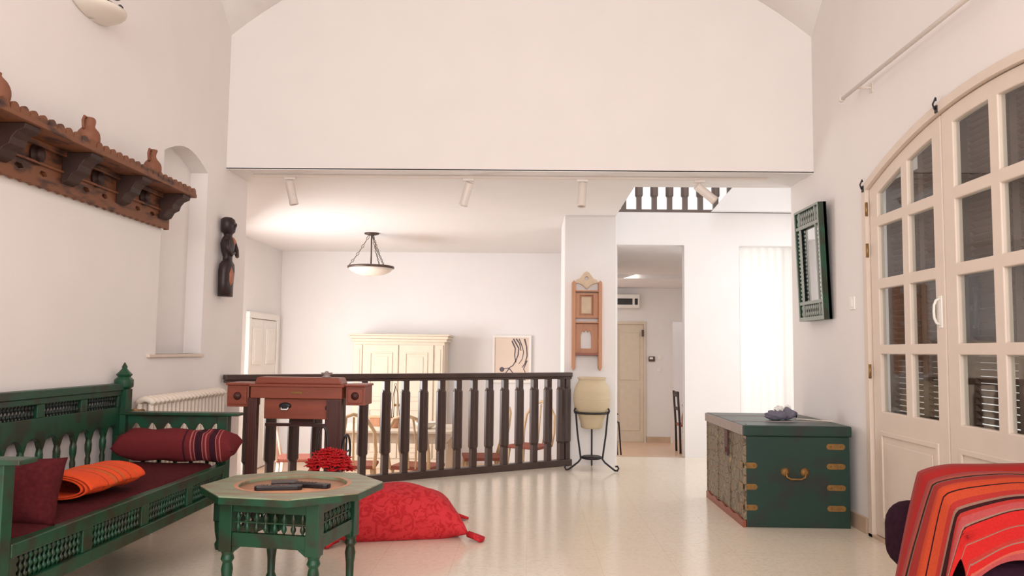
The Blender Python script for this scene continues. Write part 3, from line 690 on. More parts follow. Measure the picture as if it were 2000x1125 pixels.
# mattress
m = MB()
def matt(u, v):
    # rounded slab, v runs round the cross-section
    a = 2*PI*v; w, h = (BD-.09)/2, .05
    cx = math.copysign(abs(math.cos(a))**.35, math.cos(a))*w; cz = math.copysign(abs(math.sin(a))**.45, math.sin(a))*h
    y = .07+(BL-.14)*u; e = 1-(abs(u-.5)*2)**20*.3
    return Vector((.07+w*.98+cx*e, y, .483+cz*e+.004*math.sin(y*9+cx*8)))
m.grid(40, 33, matt); m.bm.verts.ensure_lookup_table()
tag(m.build('bench_mattress', 'maroon', None, (BX, BY, -.03)), 'maroon fabric seat mattress lying along the green bench', 'mattress')
def pillow(name, L, W_, T, mat_, loc, rot, label, cat='cushion', n=26, sag=.0, p=.32, ex=2.6):
    m = MB()
    for sgn in (1, -1):
        def fn(u, v):
            x = (u-.5)*2; y = (v-.5)*2
            e = (max(0, 1-abs(x)**ex)*max(0, 1-abs(y)**2.6))**p
            px = x*(1-.06*(1-abs(y)**2)*abs(x)); py = y*(1-.06*(1-abs(x)**2)*abs(y))
            return Vector((px*L/2, py*W_/2, sgn*T/2*e+sag*(x*x)+.006*math.sin(9*x+5*y)*e))
        m.grid(n, n, fn)
    bmesh.ops.remove_doubles(m.bm, verts=m.bm.verts, dist=.0005)
    o = m.build(name, mat_, None, loc, rot=rot)
    if label: tag(o, label, cat)
    return o
dark, mid, rose, orng = (58, 22, 34), (112, 38, 42), (176, 98, 96), (170, 60, 48)
M['maroon_stripe'] = stripe_mat('striped_maroon', [(0, mid), (.60, dark), (.615, mid), (.66, rose), (.668, mid), (.69, rose), (.698, dark), (.755, rose), (.763, mid), (.785, rose), (.793, mid), (.82, dark), (.87, rose), (.878, mid), (.90, rose), (.908, mid)], 0)
o = pillow('bench_bolster', .70, .17, .17, 'maroon_stripe', (BX+.42, BY+BL-.16, .60), (math.radians(14), 0, math.radians(-2)), 'long maroon bolster with pink stripes at its right end, on bench far arm', 'bolster', p=.45, ex=9)
o = pillow('bench_pillow', .34, .26, .15, 'maroon', (BX+.46, BY+.37, .600), (math.radians(70), 0, math.radians(8)), 'dark maroon pillow leaning on the near arm of green bench', 'cushion', p=.4)
# orange blanket, folded into a flat roll
O1, O2, O3 = (232, 82, 40), (206, 96, 48), (150, 60, 40)
M['orange_stripe'] = stripe_mat('orange_striped_wool', [(0, O1), (.28, O3), (.29, O1), (.38, O2), (.44, O3), (.45, O1), (.52, O3), (.53, O2), (.58, O1), (.66, O3), (.67, O1), (.78, O2), (.80, O1)], 0)
m = MB()
def roll(u, v):
    th = v*2.6*2*PI; k = 1-.13*th/(2*PI)
    y = .46*u; w, h = .15*k, .060*k
    e = 1-.25*max(0, (u-.9)/.1)**2
    return Vector((math.cos(th)*w*e, y, math.sin(th)*h*e*(1 if math.sin(th) > 0 else .75)+.003*math.sin(y*30)))
m.grid(30, 90, roll)
o = m.build('folded_blanket', 'orange_stripe', None, (-1.925, 3.30, .563), solid=.006, rot=(0, 0, math.radians(-3))); tag(o, 'bright orange striped blanket rolled flat on the bench seat', 'blanket')

# ================================================================ OCTAGONAL TABLE
def octagon():
    cx, cy = -1.09, 3.80
    t = thing('octagonal_table', 'low green octagonal table with carved sides and sunken round centre', 'table', (cx, cy, 0), 0)
    a0 = math.radians(13); R = .412
    oc = [(R*math.cos(a0+k*PI/4), R*math.sin(a0+k*PI/4)) for k in range(8)]
    m = MB(); m.shape(oc, [arc(0, 0, .245, 0, 2*PI*31/32, 31)], .032, XY(.488)); m.build('table_top', 'green_top', t, bevel=.003)
    oc2 = [(p[0]*1.003, p[1]*1.003) for p in oc]; oc3 = [(p[0]*.97, p[1]*.97) for p in oc]
    m = MB(); m.shape(oc2, [oc3], .028, XY(.486)); m.build('edge_band', 'green', t)
    m = MB(); m.lathe([(.243, .495), (.243, .506), (.0, .506)], 40, cap=False); m.lathe([(.247, .5205), (.262, .5215), (.266, .5205)], 40, cap=False); m.build('round_inlay', 'rackwood', t)
    th = math.radians(-10); Rz = Matrix.Rotation(th, 4, 'Z'); s = .205
    leg = [(.016, 0), (.024, .01), (.026, .03), (.018, .05), (.020, .12), (.026, .17), (.020, .20), (.030, .215), (.024, .235), (.030, .25)]
    for sx in (-1, 1):
        for sy in (-1, 1):
            m = MB(); m.box(sx*s-.03, sx*s+.03, sy*s-.03, sy*s+.03, .25, .488, Rz); m.lathe(leg, 14, Rz @ Matrix.Translation((sx*s, sy*s, 0))); m.build('leg', 'green', t, bevel=.002)
    for k in range(4):
        F = Rz @ Matrix.Rotation(k*PI/2, 4, 'Z')
        m = MB(); m.box(-s+.03, s-.03, -s-.022, -s+.004, .425, .488, F); m.box(-s+.03, s-.03, -s-.022, -s+.004, .275, .335, F)
        m.shape([(-s+.03, .275), (-s+.07, .275), (-s+.03, .245)], [], .02, F @ XZ(-s-.02)); m.shape([(s-.03, .245), (s-.07, .275), (s-.03, .275)], [], .02, F @ XZ(-s-.02))
        m.build('apron', 'green', t, bevel=.002)
        m = MB(); n = 8
        m.box(-s+.03, s-.03, -s-.012, -s-.004, .377, .383, F)
        for j in range(n):
            a = -s+.03+(2*s-.06)*(j+.5)/n
            m.lathe(spindle(.09, .011, 2), 8, F @ Matrix.Translation((a, -s-.008, .335)))
        m.build('apron_lattice', 'green', t)
octagon()
def remote(loc, rz, label, L=.19, rx=0):
    t = thing('remote_control', label, 'remote control', loc, rz)
    m = MB(); m.shape([(-.024, -L/2+.01), (-.018, -L/2), (.018, -L/2), (.024, -L/2+.01), (.026, L/2-.02), (.018, L/2), (-.018, L/2), (-.026, L/2-.02)], [], .02, XY(0)); m.build('case', 'black', t, bevel=.005)
    m = MB()
    for i in range(3):
        for j in range(6): m.box(-.015+i*.0115, -.0085+i*.0115, -L/2+.03+j*.018, -L/2+.04+j*.018, .019, .0225)
    m.build('buttons', 'bronze', t)
remote((-1.13, 3.70, .507), math.radians(-78), 'black remote control lying at front left of the table centre', .21)
remote((-1.01, 3.78, .507), math.radians(-102), 'second black remote control, the right one on green table', .20)
m_ = thing('notepad', 'small dark folded leather case under the remotes on green table', 'case', (-1.14, 3.83, .507), .3)
m = MB(); m.box(-.06, .06, -.045, .045, 0, .006); m.box(-.06, .06, -.045, .045, .012, .018); m.box(-.062, -.056, -.045, .045, 0, .018); m.build('cover', 'black', m_, bevel=.002)
m = MB(); m.box(-.055, .057, -.042, .042, .006, .012); m.build('pages', 'mahogany', m_)
m_.name = 'leather_case'

# ================================================================ RED FLOOR CUSHION
def floor_cushion():
    t = thing('floor_cushion', 'large red brocade floor cushion lying on floor behind octagonal table', 'cushion', (-.80, 5.16, .135), math.radians(14))
    m = MB(); n = 34
    L, W_, T = .80, .60, .33
    for sgn in (1, -1):
        def fn(u, v):
            x = (u-.5)*2; y = (v-.5)*2
            e = (max(0, 1-abs(x)**2.2)*max(0, 1-abs(y)**2.4))**.5
            z = sgn*T/2*e*(1-.16*x) if sgn > 0 else -.135*min(1, e*1.6)
            c = (abs(x)*abs(y))**6
            return Vector((x*L/2*(1-.07*(1-y*y)), y*W_/2*(1-.08*(1-x*x)), z+.008*math.sin(7*x+4*y)*e*(sgn > 0)-.11*c*0-.09*abs(x)**8*0-(.10*(1-e)*(abs(x)**3) if True else 0)))
        m.grid(n, n, fn)
    bmesh.ops.remove_doubles(m.bm, verts=m.bm.verts, dist=.001)
    m.build('cushion_body', 'red', t, sub=1)
    for sx, sy in ((1, -1), (1, 1), (-1, -1), (-1, 1)):
        m = MB(); random.seed(3)
        for k in range(7):
            a = math.atan2(sy*.5, sx)+(-.5+k/6)*.9; r0 = Vector((sx*L/2*.97, sy*W_/2*.96, -.095))
            m.tube([r0, r0+Vector((math.cos(a)*.05, math.sin(a)*.05, -.012)), r0+Vector((math.cos(a)*.10, math.sin(a)*.10, -.028))], .01, 6, rads=[.02, .014, .009])
        m.build('tassel', 'red', t)
floor_cushion()

# ================================================================ SEWING MACHINE TABLE
def sewing():
    t = thing('sewing_machine_table', 'reddish wooden sewing machine table with hanging side drawers before railing', 'table', (-1.60, 5.60, 0), math.radians(-1))
    A, Dk = 'mahogany', 'mahogany_dark'
    m = MB(); m.shape([(-.315, .898), (.305, .898), (.285, .945), (-.295, .945)], [], .17, XZ(.02)); m.build('machine_lid', A, t, bevel=.008)
    m = MB(); m.box(-.345, .322, -.0, .30, .880, .899); m.build('table_top', A, t, bevel=.004)
    for x0, x1 in ((-.52, -.345), (.322, .468)):
        m = MB(); m.box(x0, x1, .03, .30, .886, .902); m.build('side_leaf', A, t, bevel=.004)
    m = MB(); m.box(-.335, .308, .012, .29, .80, .881); m.build('apron', A, t, bevel=.003)
    m = MB(); m.box(-.05, .03, .009, .012, .835, .846); m.box(.05, .075, .009, .012, .838, .843)
    for k in range(8): m.box(-.045+k*.009, -.040+k*.009, .007, .009, .832, .849)
    m.build('gilt_marks', 'brass', t)
    m = MB(); m.box(-.25, .225, .05, .28, .655, .80); m.build('centre_drawer', A, t, bevel=.006)
    m = MB(); m.lathe([(.045, 0), (.04, .01), (.02, .012)], 16, Matrix.Translation((-.10, .05, .745)) @ Matrix.Rotation(PI/2, 4, 'X'), sy=.55); m.build('drawer_pull', 'iron', t)
    m = MB(); m.tube([(-.125, .045, .735), (-.12, .03, .722), (-.08, .03, .722), (-.075, .045, .735)], .006); m.build('pull_ring', 'switch', t)
    m = MB(); m.lathe([(.02, 0), (.016, .01)], 8, Matrix.Translation((.20, .05, .735)) @ Matrix.Rotation(PI/2, 4, 'X')); m.build('keyhole_plate', 'iron', t)
    for x0, x1, z0 in ((-.515, -.36, .735), (.325, .46, .755)):
        b = MB(); b.box(x0, x1, .05, .29, z0, .886); b = b.build('side_drawer', A, t, bevel=.004)
        m = MB(); c = (x0+x1)/2; m.box(x0+.015, x1-.015, .042, .05, z0+.015, .87); m.build('drawer_front', A, b, bevel=.004)
        m = MB(); m.lathe([(.022, 0), (.028, .004), (.02, .008), (.012, .016), (.002, .02)], 14, Matrix.Translation((c, .042, (z0+.886)/2)) @ Matrix.Rotation(PI/2, 4, 'X')); m.build('drawer_knob', Dk, b)
    for x, w in ((-.325, .065), (.252, .105)):
        for yy, dx in ((.02, 0), (.10, -.03)):
            x0_ = x; x = x0_+dx
            m = MB(); m.box(x-w/2, x+w/2, yy, yy+.06, 0, .80); m.box(x-w/2+.012, x-w/2+.02, yy-.006, yy, .05, .78); m.box(x+w/2-.02, x+w/2-.012, yy-.006, yy, .05, .78); m.build('leg', Dk, t, bevel=.004); x = x0_
    m = MB(); m.box(-.29, .18, .20, .23, .59, .61); m.box(-.10, .06, .19, .24, .61, .66); m.build('upper_stretcher', Dk, t)
    m = MB(); m.bar((-.31, .07, .16), (.20, .07, .16), .04, .05); m.build('lower_stretcher', Dk, t)
    m = MB(); m.box(-.17, .17, .10, .26, .10, .115)
    for k in range(6): m.box(-.15+k*.055, -.13+k*.055,   .10, .26, .115, .125)
    m.build('treadle', 'iron', t)
    m = MB(); m.tube([(.31, .17+.12*math.cos(2*PI*k/24), .42+.12*math.sin(2*PI*k/24)) for k in range(24)], .008, 8, closed=True); m.bar((.31, .05, .42), (.31, .29, .42), .01, .01); m.bar((.31, .17, .30), (.31, .17, .54), .01, .01); m.bar((.26, .17, .42), (.31, .17, .42), .015, .015)
    m.build('drive_wheel', 'iron', t)
sewing()
t = thing('ornament', 'tiny pale glass dish standing on the sewing machine lid', 'dish', (-1.425, 5.70, .945))
m = MB(); m.lathe([(.03, 0), (.035, .004), (.02, .012), (.04, .03), (.042, .034), (.034, .03), (.01, .018)], 16); m.build('dish_body', 'trim_mauve', t)
m = MB(); m.lathe([(.012, .02), (.018, .03), (.012, .042), (.002, .046)], 10); m.build('dish_lid', 'trim_mauve', t)
t.name = 'small_dish'
# basket of red flowers
def basket():
    t = thing('flower_basket', 'basket with arched dark handle full of red flowers before the sewing table', 'basket', (-1.265, 5.20, 0))
    m = MB(); m.lathe([(.10, 0), (.12, .02), (.13, .15), (.15, .30), (.155, .33), (.14, .33), (.12, .28)], 20); m.build('wicker_body', 'mahogany_dark', t)
    m = MB(); m.tube([(-.005, .0, .32)]+[(-.048-.030*math.cos(PI*k/12), .0, .55+.10*math.sin(PI*k/12)) for k in range(13)][::-1]+[(-.085, .0, .32)], .010, 8); m.build('handle', 'ebony', t)
    random.seed(11)
    for k in range(46):
        a = k*2.4; r = .135*math.sqrt((k+.5)/46); z = .325+.165*math.sqrt(max(0, 1-(r/.14)**2))+random.uniform(-.012, .012)
        m = MB()
        for ring, (n, rr, el) in enumerate(((6, .034, -.35), (6, .034, .35), (4, .026, 1.1))):
            for j in range(n):
                b = 2*PI*j/n+ring*.5+k
                d = Vector((math.cos(b)*math.cos(el), math.sin(b)*math.cos(el), math.sin(el))); s = d.cross(Vector((0, 0, 1))).normalized()
                c = Vector((0, 0, 0)); q = [c, c+d*rr*.6+s*rr*.45, c+d*rr*1.25, c+d*rr*.6-s*rr*.45, c+d*rr*.65+Vector((0, 0, .006))]
                v = [m.bm.verts.new(p) for p in q]
                for x in ((0, 1, 4), (1, 2, 4), (2, 3, 4), (3, 0, 4)): m.bm.faces.new([v[i] for i in x])
        m.build('flower', 'flower', t, loc=(r*math.cos(a), r*math.sin(a), z), solid=.003)
    m = MB()
    for k in range(16):
        a = k*2.1; d = Vector((math.cos(a), math.sin(a), .1)); s = Vector((-d.y, d.x, 0)); c = d*.09+Vector((0, 0, .325))
        v = [m.bm.verts.new(p) for p in (c, c+d*.04+s*.02, c+d*.09, c+d*.04-s*.02, c+d*.045+Vector((0, 0, .01)))]
        for x in ((0, 1, 4), (1, 2, 4), (2, 3, 4), (3, 0, 4)): m.bm.faces.new([v[i] for i in x])
    m.build('leaves', 'leaf', t, solid=.003)
basket()

# ================================================================ CHEST
def chest():
    x0, x1, yA, yB = 1.447, 2.146, 5.48, 6.60
    W_, D = x1-x0, yB-yA
    t = thing('chest', 'large dark green wooden chest with brass straps and carved patterned left side', 'chest', (x0, yA, 0))
    m = MB(); m.box(0.012, W_, 0.006, D, .0, .60); m.build('chest_body', 'chest', t, bevel=.006)
    m = MB(); m.box(-.012, W_+.012, -.012, D, .60, .672); m.build('lid', 'chest', t, bevel=.01)
    m = MB(); m.box(-.012, W_-.01, .30, .312, .672, .676); m.box(-.012, W_-.01, .80, .812, .672, .676); m.box(-.018, -.010, 0, D, .606, .668)
    for k in range(2): m.lathe([(.008, 0), (.006, .006)], 8, Matrix.Translation((.03+.0*k, .06+.24*k, .672)))
    m.build('lid_trim', 'trim_mauve', t)
    m = MB(); m.box(-.0, .012, .0, D, .05, .60)
    for q in (.0, .37, .745, D-.02): m.box(-.006, .004, q, q+.02, .05, .60)
    m.build('carved_front', 'carved', t, bevel=.002)
    m = MB(); m.shape([(0, .0), (D, 0), (D, .03)]+[(D-D*k/24, .05+.008*math.sin(k*1.3)) for k in range(25)], [], -.02, YZ(.008)); m.build('base_moulding', 'mahogany', t, bevel=.002)
    m = MB(); m.box(-.022, -.012, .38, .46, .42, .60); m.lathe([(.02, 0), (.016, .012)], 10, Matrix.Translation((-.018, .42, .46)) @ Matrix.Rotation(-PI/2, 4, 'Y')); m.build('lock_hasp', 'mahogany_dark', t)
    def strap(xa, xb, z):
        m = MB(); r = .019; m.shape(arc(xa+r, z, r, PI/2, 3*PI/2, 6)+arc(xb-r, z, r, -PI/2, PI/2, 6), [], -.005, XZ(.007))
        for q in (.25, .75): m.lathe([(.006, 0), (.003, .004)], 6, Matrix.Translation((xa+(xb-xa)*q, .002, z)) @ Matrix.Rotation(PI/2, 4, 'X'))
        m.build('brass_strap', 'brass', t)
    for z in (.535, .405, .265, .13): strap(W_-.155, W_-.03, z)
    for z in (.405, .265, .13): strap(-.004, .085, z)
    for z in (.405, .265, .13):
        m = MB(); m.box(-.006, .0, .0, .10, z-.019, z+.019); m.build('corner_strap', 'brass', t, bevel=.002)
    for a in (.27, .40):
        m = MB(); m.lathe([(.030, 0), (.030, .005), (.018, .012), (.012, .02)], 16, Matrix.Translation((a, .006, .365)) @ Matrix.Rotation(PI/2, 4, 'X')); m.build('handle_boss', 'brass', t)
    m = MB(); m.tube([(.27, -.012, .365), (.275, -.02, .335), (.30, -.022, .322), (.37, -.022, .322), (.395, -.02, .335), (.40, -.012, .365)], .006); m.build('bail_handle', 'brass', t)
chest()
def bundle():
    t = thing('cloth_bundle', 'crumpled grey mauve cloth pouch with white crest on top of the chest', 'pouch', (1.83, 5.92, .673), .2)
    def blob(mb, c, r, sd, amp=.18):
        random.seed(sd); ph = [random.uniform(0, 6) for _ in range(6)]
        def fn(u, v):
            th = 2*PI*u; f = PI*(v*.998+.001)-PI/2
            n = Vector((math.cos(th)*math.cos(f), math.sin(th)*math.cos(f), math.sin(f)))
            k = 1+amp*(math.sin(5*n.x+ph[0])*math.sin(4*n.y+ph[1])+.5*math.sin(9*n.z+7*n.x+ph[2]))
            p = Vector((n.x*r[0]*k, n.y*r[1]*k, n.z*r[2]*k)); p += Vector(c); p.z = max(p.z, .001); return p
        mb.grid(24, 15, fn, closeu=True)
    m = MB(); blob(m, (-.03, 0, .034), (.095, .06, .036), 1); blob(m, (.05, .0, .045), (.06, .05, .042), 2); m.build('pouch_body', 'mauve', t)
    m = MB(); blob(m, (-.02, .0, .08), (.032, .025, .022), 4, .3); blob(m, (.055, .01, .088), (.022, .02, .018), 5, .3); m.build('white_crest', 'switch', t)
    m = MB(); m.tube([(.09, 0, .06), (.115, 0, .055), (.12, 0, .03), (.115, 0, .018)], .006); m.build('drawstring', 'darkcloth', t)
bundle()
t = thing('cable', 'thin pale cable running over chest lid to the right wall', 'cable', (1.83, 5.92, .673))
m = MB(); m.tube([(.10, -.02, .011), (.16, -.03, .009), (.22, -.10, .009), (.29, -.16, .009), (.31, -.17, .009)], .004); m.build('cord', 'radiator', t)

# ================================================================ JAR ON IRON STAND
def jar():
    x, y = .625, 7.99
    s = thing('jar_stand', 'black wrought iron three-legged stand with scrolled feet before white column', 'stand', (x, y, 0))
    m = MB(); m.tube([(.165*math.cos(2*PI*k/32), .165*math.sin(2*PI*k/32), .555) for k in range(32)], .011, 8, closed=True); m.build('upper_ring', 'iron', s)
    m = MB(); m.lathe([(.085, .105), (.10, .11), (.10, .13), (.085, .135)], 24); m.build('lower_disc', 'iron', s)
    for a in (math.radians(200), math.radians(-28), math.radians(85)):
        c, q = math.cos(a), math.sin(a)
        P = [(.175, .60), (.185, .575), (.168, .54), (.15, .35), (.12, .15), (.115, .11), (.14, .08), (.20, .04), (.245, .012), (.27, .012), (.282, .035), (.27, .055), (.25, .05)]
        m = MB(); m.tube([(r*c, r*q, z) for r, z in P], .009, 8); m.build('leg', 'iron', s)
    t = thing('clay_jar', 'large cream clay jar held in black iron stand by white column', 'jar', (x, y, .40))
    m = MB(); m.lathe([(.085, 0), (.105, .01), (.112, .06), (.128, .11), (.148, .155), (.17, .20), (.181, .26), (.182, .32), (.172, .38), (.15, .43), (.132, .455), (.13, .475), (.14, .485), (.142, .497), (.13, .50), (.12, .485), (.118, .45)], 32); m.build('jar_body', 'jar', t)
    m = MB(); m.lathe([(.1825, .285), (.1845, .29), (.1825, .295)], 32, cap=False); m.build('incised_band', 'jar', t)
jar()

# ================================================================ DRAPED CHAIR, lower right
R1, R2, R3, R4, K, GR, MV = (192, 36, 34), (198, 74, 44), (176, 52, 46), (190, 90, 74), (52, 18, 20), (150, 110, 96), (172, 74, 74)
M['blanket'] = stripe_mat('red_striped_blanket', [(0, MV), (.04, R3), (.08, R1), (.17, MV), (.20, R4), (.225, K), (.24, GR), (.25, R3), (.30, R2), (.34, K), (.35, R2), (.40, R3), (.435, GR), (.45, K), (.475, R3), (.50, MV), (.545, GR), (.555, K), (.565, R1), (.65, R1), (.675, R3), (.685, GR), (.695, R1), (.80, R3), (.83, GR), (.84, R1), (.90, R4), (.93, MV)], 1)
def draped():
    t = thing('armchair', 'dark plum upholstered armchair partly hidden under the striped blanket', 'armchair', (1.9, 3.05, 0))
    def rb(name, x0, x1, y0, y1, z0, z1, bv, mt='darkcloth'):
        m = MB(); m.box(x0, x1, y0, y1, z0, z1); o = m.build(name, mt, t); q = o.modifiers.new('bevel', 'BEVEL'); q.width = bv; q.segments = 5; return o
    rb('seat', -.36, .28, -.20, .30, .14, .45, .05); rb('arm', -.27, .28, .0, .30, .40, .69, .06)
    rb('side_cushion', -.36, .0, .34, .60, .24, .53, .10); rb('back_frame', -.26, .28, .28, .62, .12, .5, .03)
    for sx in (-.22, .22):
        for sy in (-.14, .50):
            m = MB(); m.lathe([(.018, 0), (.028, .16)], 10, Matrix.Translation((sx, sy, 0))); m.build('leg', 'mahogany_dark', t)
    # blanket: every stripe runs along the top and turns down over the left end
    m = MB()
    def fn(u, v):
        # v: 0 back of the top ... 1 lower front hem
        if v < .30: yy = 3.38-.44*(v/.30); drop = 0.0
        else: yy = 2.94-.12*math.sin(min(1, (v-.30)/.25)*PI/2)-.05*(v-.3); drop = ((v-.30)/.70)**1.0*.235
        ztop = .712-drop+.005*math.sin(9*u+4*v)
        xc = 1.52+drop*.12+(.0 if v > .3 else .135*(1-v/.3))
        q = min(1, max(0, (v-.49)/.19)); q = q*q*(3-2*q)
        arm = (.58+.25*drop)*(1-q)+.07*q; top_len = .74
        full = .58+.25*drop; RR = .035+.05*drop/.235
        s = u*(arm+top_len)
        if s < arm:
            k = (arm-s)/full
            zz = ztop-RR-(ztop-RR-.035)*k*.97
            x = xc-.055-.17*k**.9+.028*math.sin(v*17+1)*k*(1-.3*k)
            y_ = yy+(.02*math.sin(v*13)-.02)*k
            if v > .45: x += .03*k
            return Vector((x, y_, zz))
        k = (s-arm)/top_len
        r = min(1, k/(.16+.16*drop/.235))
        z_ = ztop-RR*(1-math.sin(r*PI/2)); x = xc-.055+.055*(1-math.cos(r*PI/2))+(k*top_len)*.95
        if v > .9: z_ += .022*math.sin(k*9+1)*((v-.9)/.1)
        return Vector((min(x, 2.19), yy, z_+(.006*math.sin(x*22+v*4)*min(1, v*2))))
    m.grid(90, 90, fn)
    o = m.build('striped_blanket', 'blanket', None, solid=.008); tag(o, 'red and orange striped blanket draped over the armchair at lower right', 'blanket')
draped()

# ================================================================ DINING ROOM
# armoire
def armoire():
    t = thing('armoire', 'tall cream two-door armoire with moulded cornice against dining room wall', 'cabinet', (-1.76, 10.95, LOW))
    w = .62; H = 1.80
    m = MB(); m.box(-w, w, 0, .55, .10, H-.08); m.build('carcass', 'cream', t, bevel=.005)
    m = MB(); m.box(-w-.03, w+.03, -.03, .56, H-.10, H-.06); m.box(-w-.05, w+.05, -.05, .57, H-.06, H-.02); m.box(-w-.07, w+.07, -.07, .58, H-.02, H+.005); m.build('cornice', 'cream', t, bevel=.008)
    m = MB(); m.box(-w-.02, w+.02, -.02, .56, .0, .12); m.build('plinth', 'cream', t, bevel=.006)
    for s in (-1, 1):
        a, b = sorted((s*.008, s*.47)); m = MB(); m.box(a, b, -.022, 0, .14, H-.14); d_ = m.build('door', 'cream', t, bevel=.004)
        for z0, z1 in ((.22, .80), (.90, H-.24)):
            m = MB(); a1, b1 = a+.075, b-.075; m.shape([(a1, z0), (b1, z0), (b1, z1), (a1, z1)], [[(a1+.02, z0+.02), (b1-.02, z0+.02), (b1-.02, z1-.02), (a1+.02, z1-.02)]], -.012, XZ(-.022)); m.box(a1+.06, b1-.06, -.03, -.022, z0+.06, z1-.06); m.build('door_panel', 'cream', d_, bevel=.004)
        m = MB(); m.lathe([(.012, 0), (.018, .015), (.006, .025)], 10, Matrix.Translation((s*.035, -.022, .85)) @ Matrix.Rotation(PI/2, 4, 'X')); m.build('knob', 'brass', d_)
        m = MB(); a, b = sorted((s*.50, s*.60)); m.box(a, b, -.018, 0, .14, H-.14); m.box(a+.03, b-.03, -.026, -.018, .2, H-.2); m.build('pilaster', 'cream', t, bevel=.004)
armoire()
# picture
def picture():
    t = thing('framed_picture', 'white framed picture of a twisted grey tree trunk on dining room wall', 'picture', (-.24, 11.59, 1.03))
    m = MB(); m.shape([(-.28, -.34), (.28, -.34), (.28, .34), (-.28, .34)], [[(-.245, -.305), (.245, -.305), (.245, .305), (-.245, .305)]], -.03, XZ(0)); m.build('frame', 'white', t, bevel=.004)
    m = MB(); m.box(-.246, .246, -.012, -.004, -.306, .306); m.build('print', mat('picture_ground', (232, 212, 196), .6, .02, 4), t)
    curves = [[(.02, .29), (.06, .22), (.10, .15), (.09, .06), (.06, -.02), (.02, -.09), (-.04, -.13), (-.12, -.14)], [(.10, .29), (.14, .2), (.17, .10), (.15, .0), (.10, -.07)], [(.18, .29), (.21, .18), (.22, .05), (.19, -.06), (.15, -.12)], [(.22, -.02), (.17, -.14), (.21, -.22)], [(.0, .26), (.05, .15), (.04, .05), (.06, -.05)], [(-.04, -.13), (.02, -.2), (.10, -.26), (.2, -.3)], [(.06, .29), (.11, .22), (.13, .12)], [(-.04, -.14), (-.10, -.22), (-.13, -.26)]]
    m = MB()
    for i, c in enumerate(curves):
        n = len(c); w_ = .016 if i % 2 else .022
        for k in range(n-1):
            a, b = Vector(c[k]), Vector(c[k+1]); d = (b-a).normalized(); p = Vector((-d.y, d.x)); wa = w_*(1-k/n*.6); wb = w_*(1-(k+1)/n*.6)
            m.bm.faces.new([m.bm.verts.new((q.x, -.0135, q.y)) for q in (a-p*wa/2, b-p*wb/2, b+p*wb/2, a+p*wa/2)])
    m.shape(arc(-.14, -.15, .035, 0, 2*PI*11/12, 11), [], -.002, XZ(-.012))
    m.build('trunk_drawing', mat('grey_ink', (106, 96, 104), .7, .2, 20), t)
picture()
# hanging lamp
def lamp():
    t = thing('hanging_lamp', 'shallow frosted bowl ceiling lamp on dark chains over the dining area', 'lamp', (-1.925, 9.70, 0))
    m = MB(); m.lathe([(.09, ZC+.01), (.085, ZC-.005), (.03, ZC-.02)], 20); m.build('canopy', 'bronze', t)
    m = MB(); m.tube([(0, 0, ZC), (0, 0, 2.14)], .009); m.build('rod', 'bronze', t)
    m = MB(); m.lathe([(.268, 2.122), (.282, 2.128), (.282, 2.148), (.268, 2.153), (.262, 2.14), (.268, 2.122)], 40, cap=False); m.build('ring', 'bronze', t)
    m = MB(); m.lathe([(.265, 2.125), (.235, 2.09), (.17, 2.058), (.08, 2.036), (.001, 2.03)], 40, cap=False); m.build('glass_bowl', 'lampglass', t, solid=.005)
    for k in range(3):
        a = math.radians(195+120*k); A = Vector((.03*math.cos(a), .03*math.sin(a), ZC-.02)); B = Vector((.265*math.cos(a), .265*math.sin(a), 2.15)); m = MB(); n = 8
        for j in range(n):
            p = A.lerp(B, j/n)+Vector((0, 0, -.02*math.sin(PI*j/n))); q = A.lerp(B, (j+1)/n)+Vector((0, 0, -.02*math.sin(PI*(j+1)/n)))
            d = (q-p).normalized(); s = (d.cross(Vector((0, 0, 1))).normalized() if j % 2 else d.cross(Vector((-math.sin(a), math.cos(a), 0))).normalized())
            m.tube([p, p.lerp(q, .3)+s*.011, p.lerp(q, .7)+s*.011, q, p.lerp(q, .7)-s*.011, p.lerp(q, .3)-s*.011], .004, 6, closed=True)
        m.build('chain', 'bronze', t)
lamp()
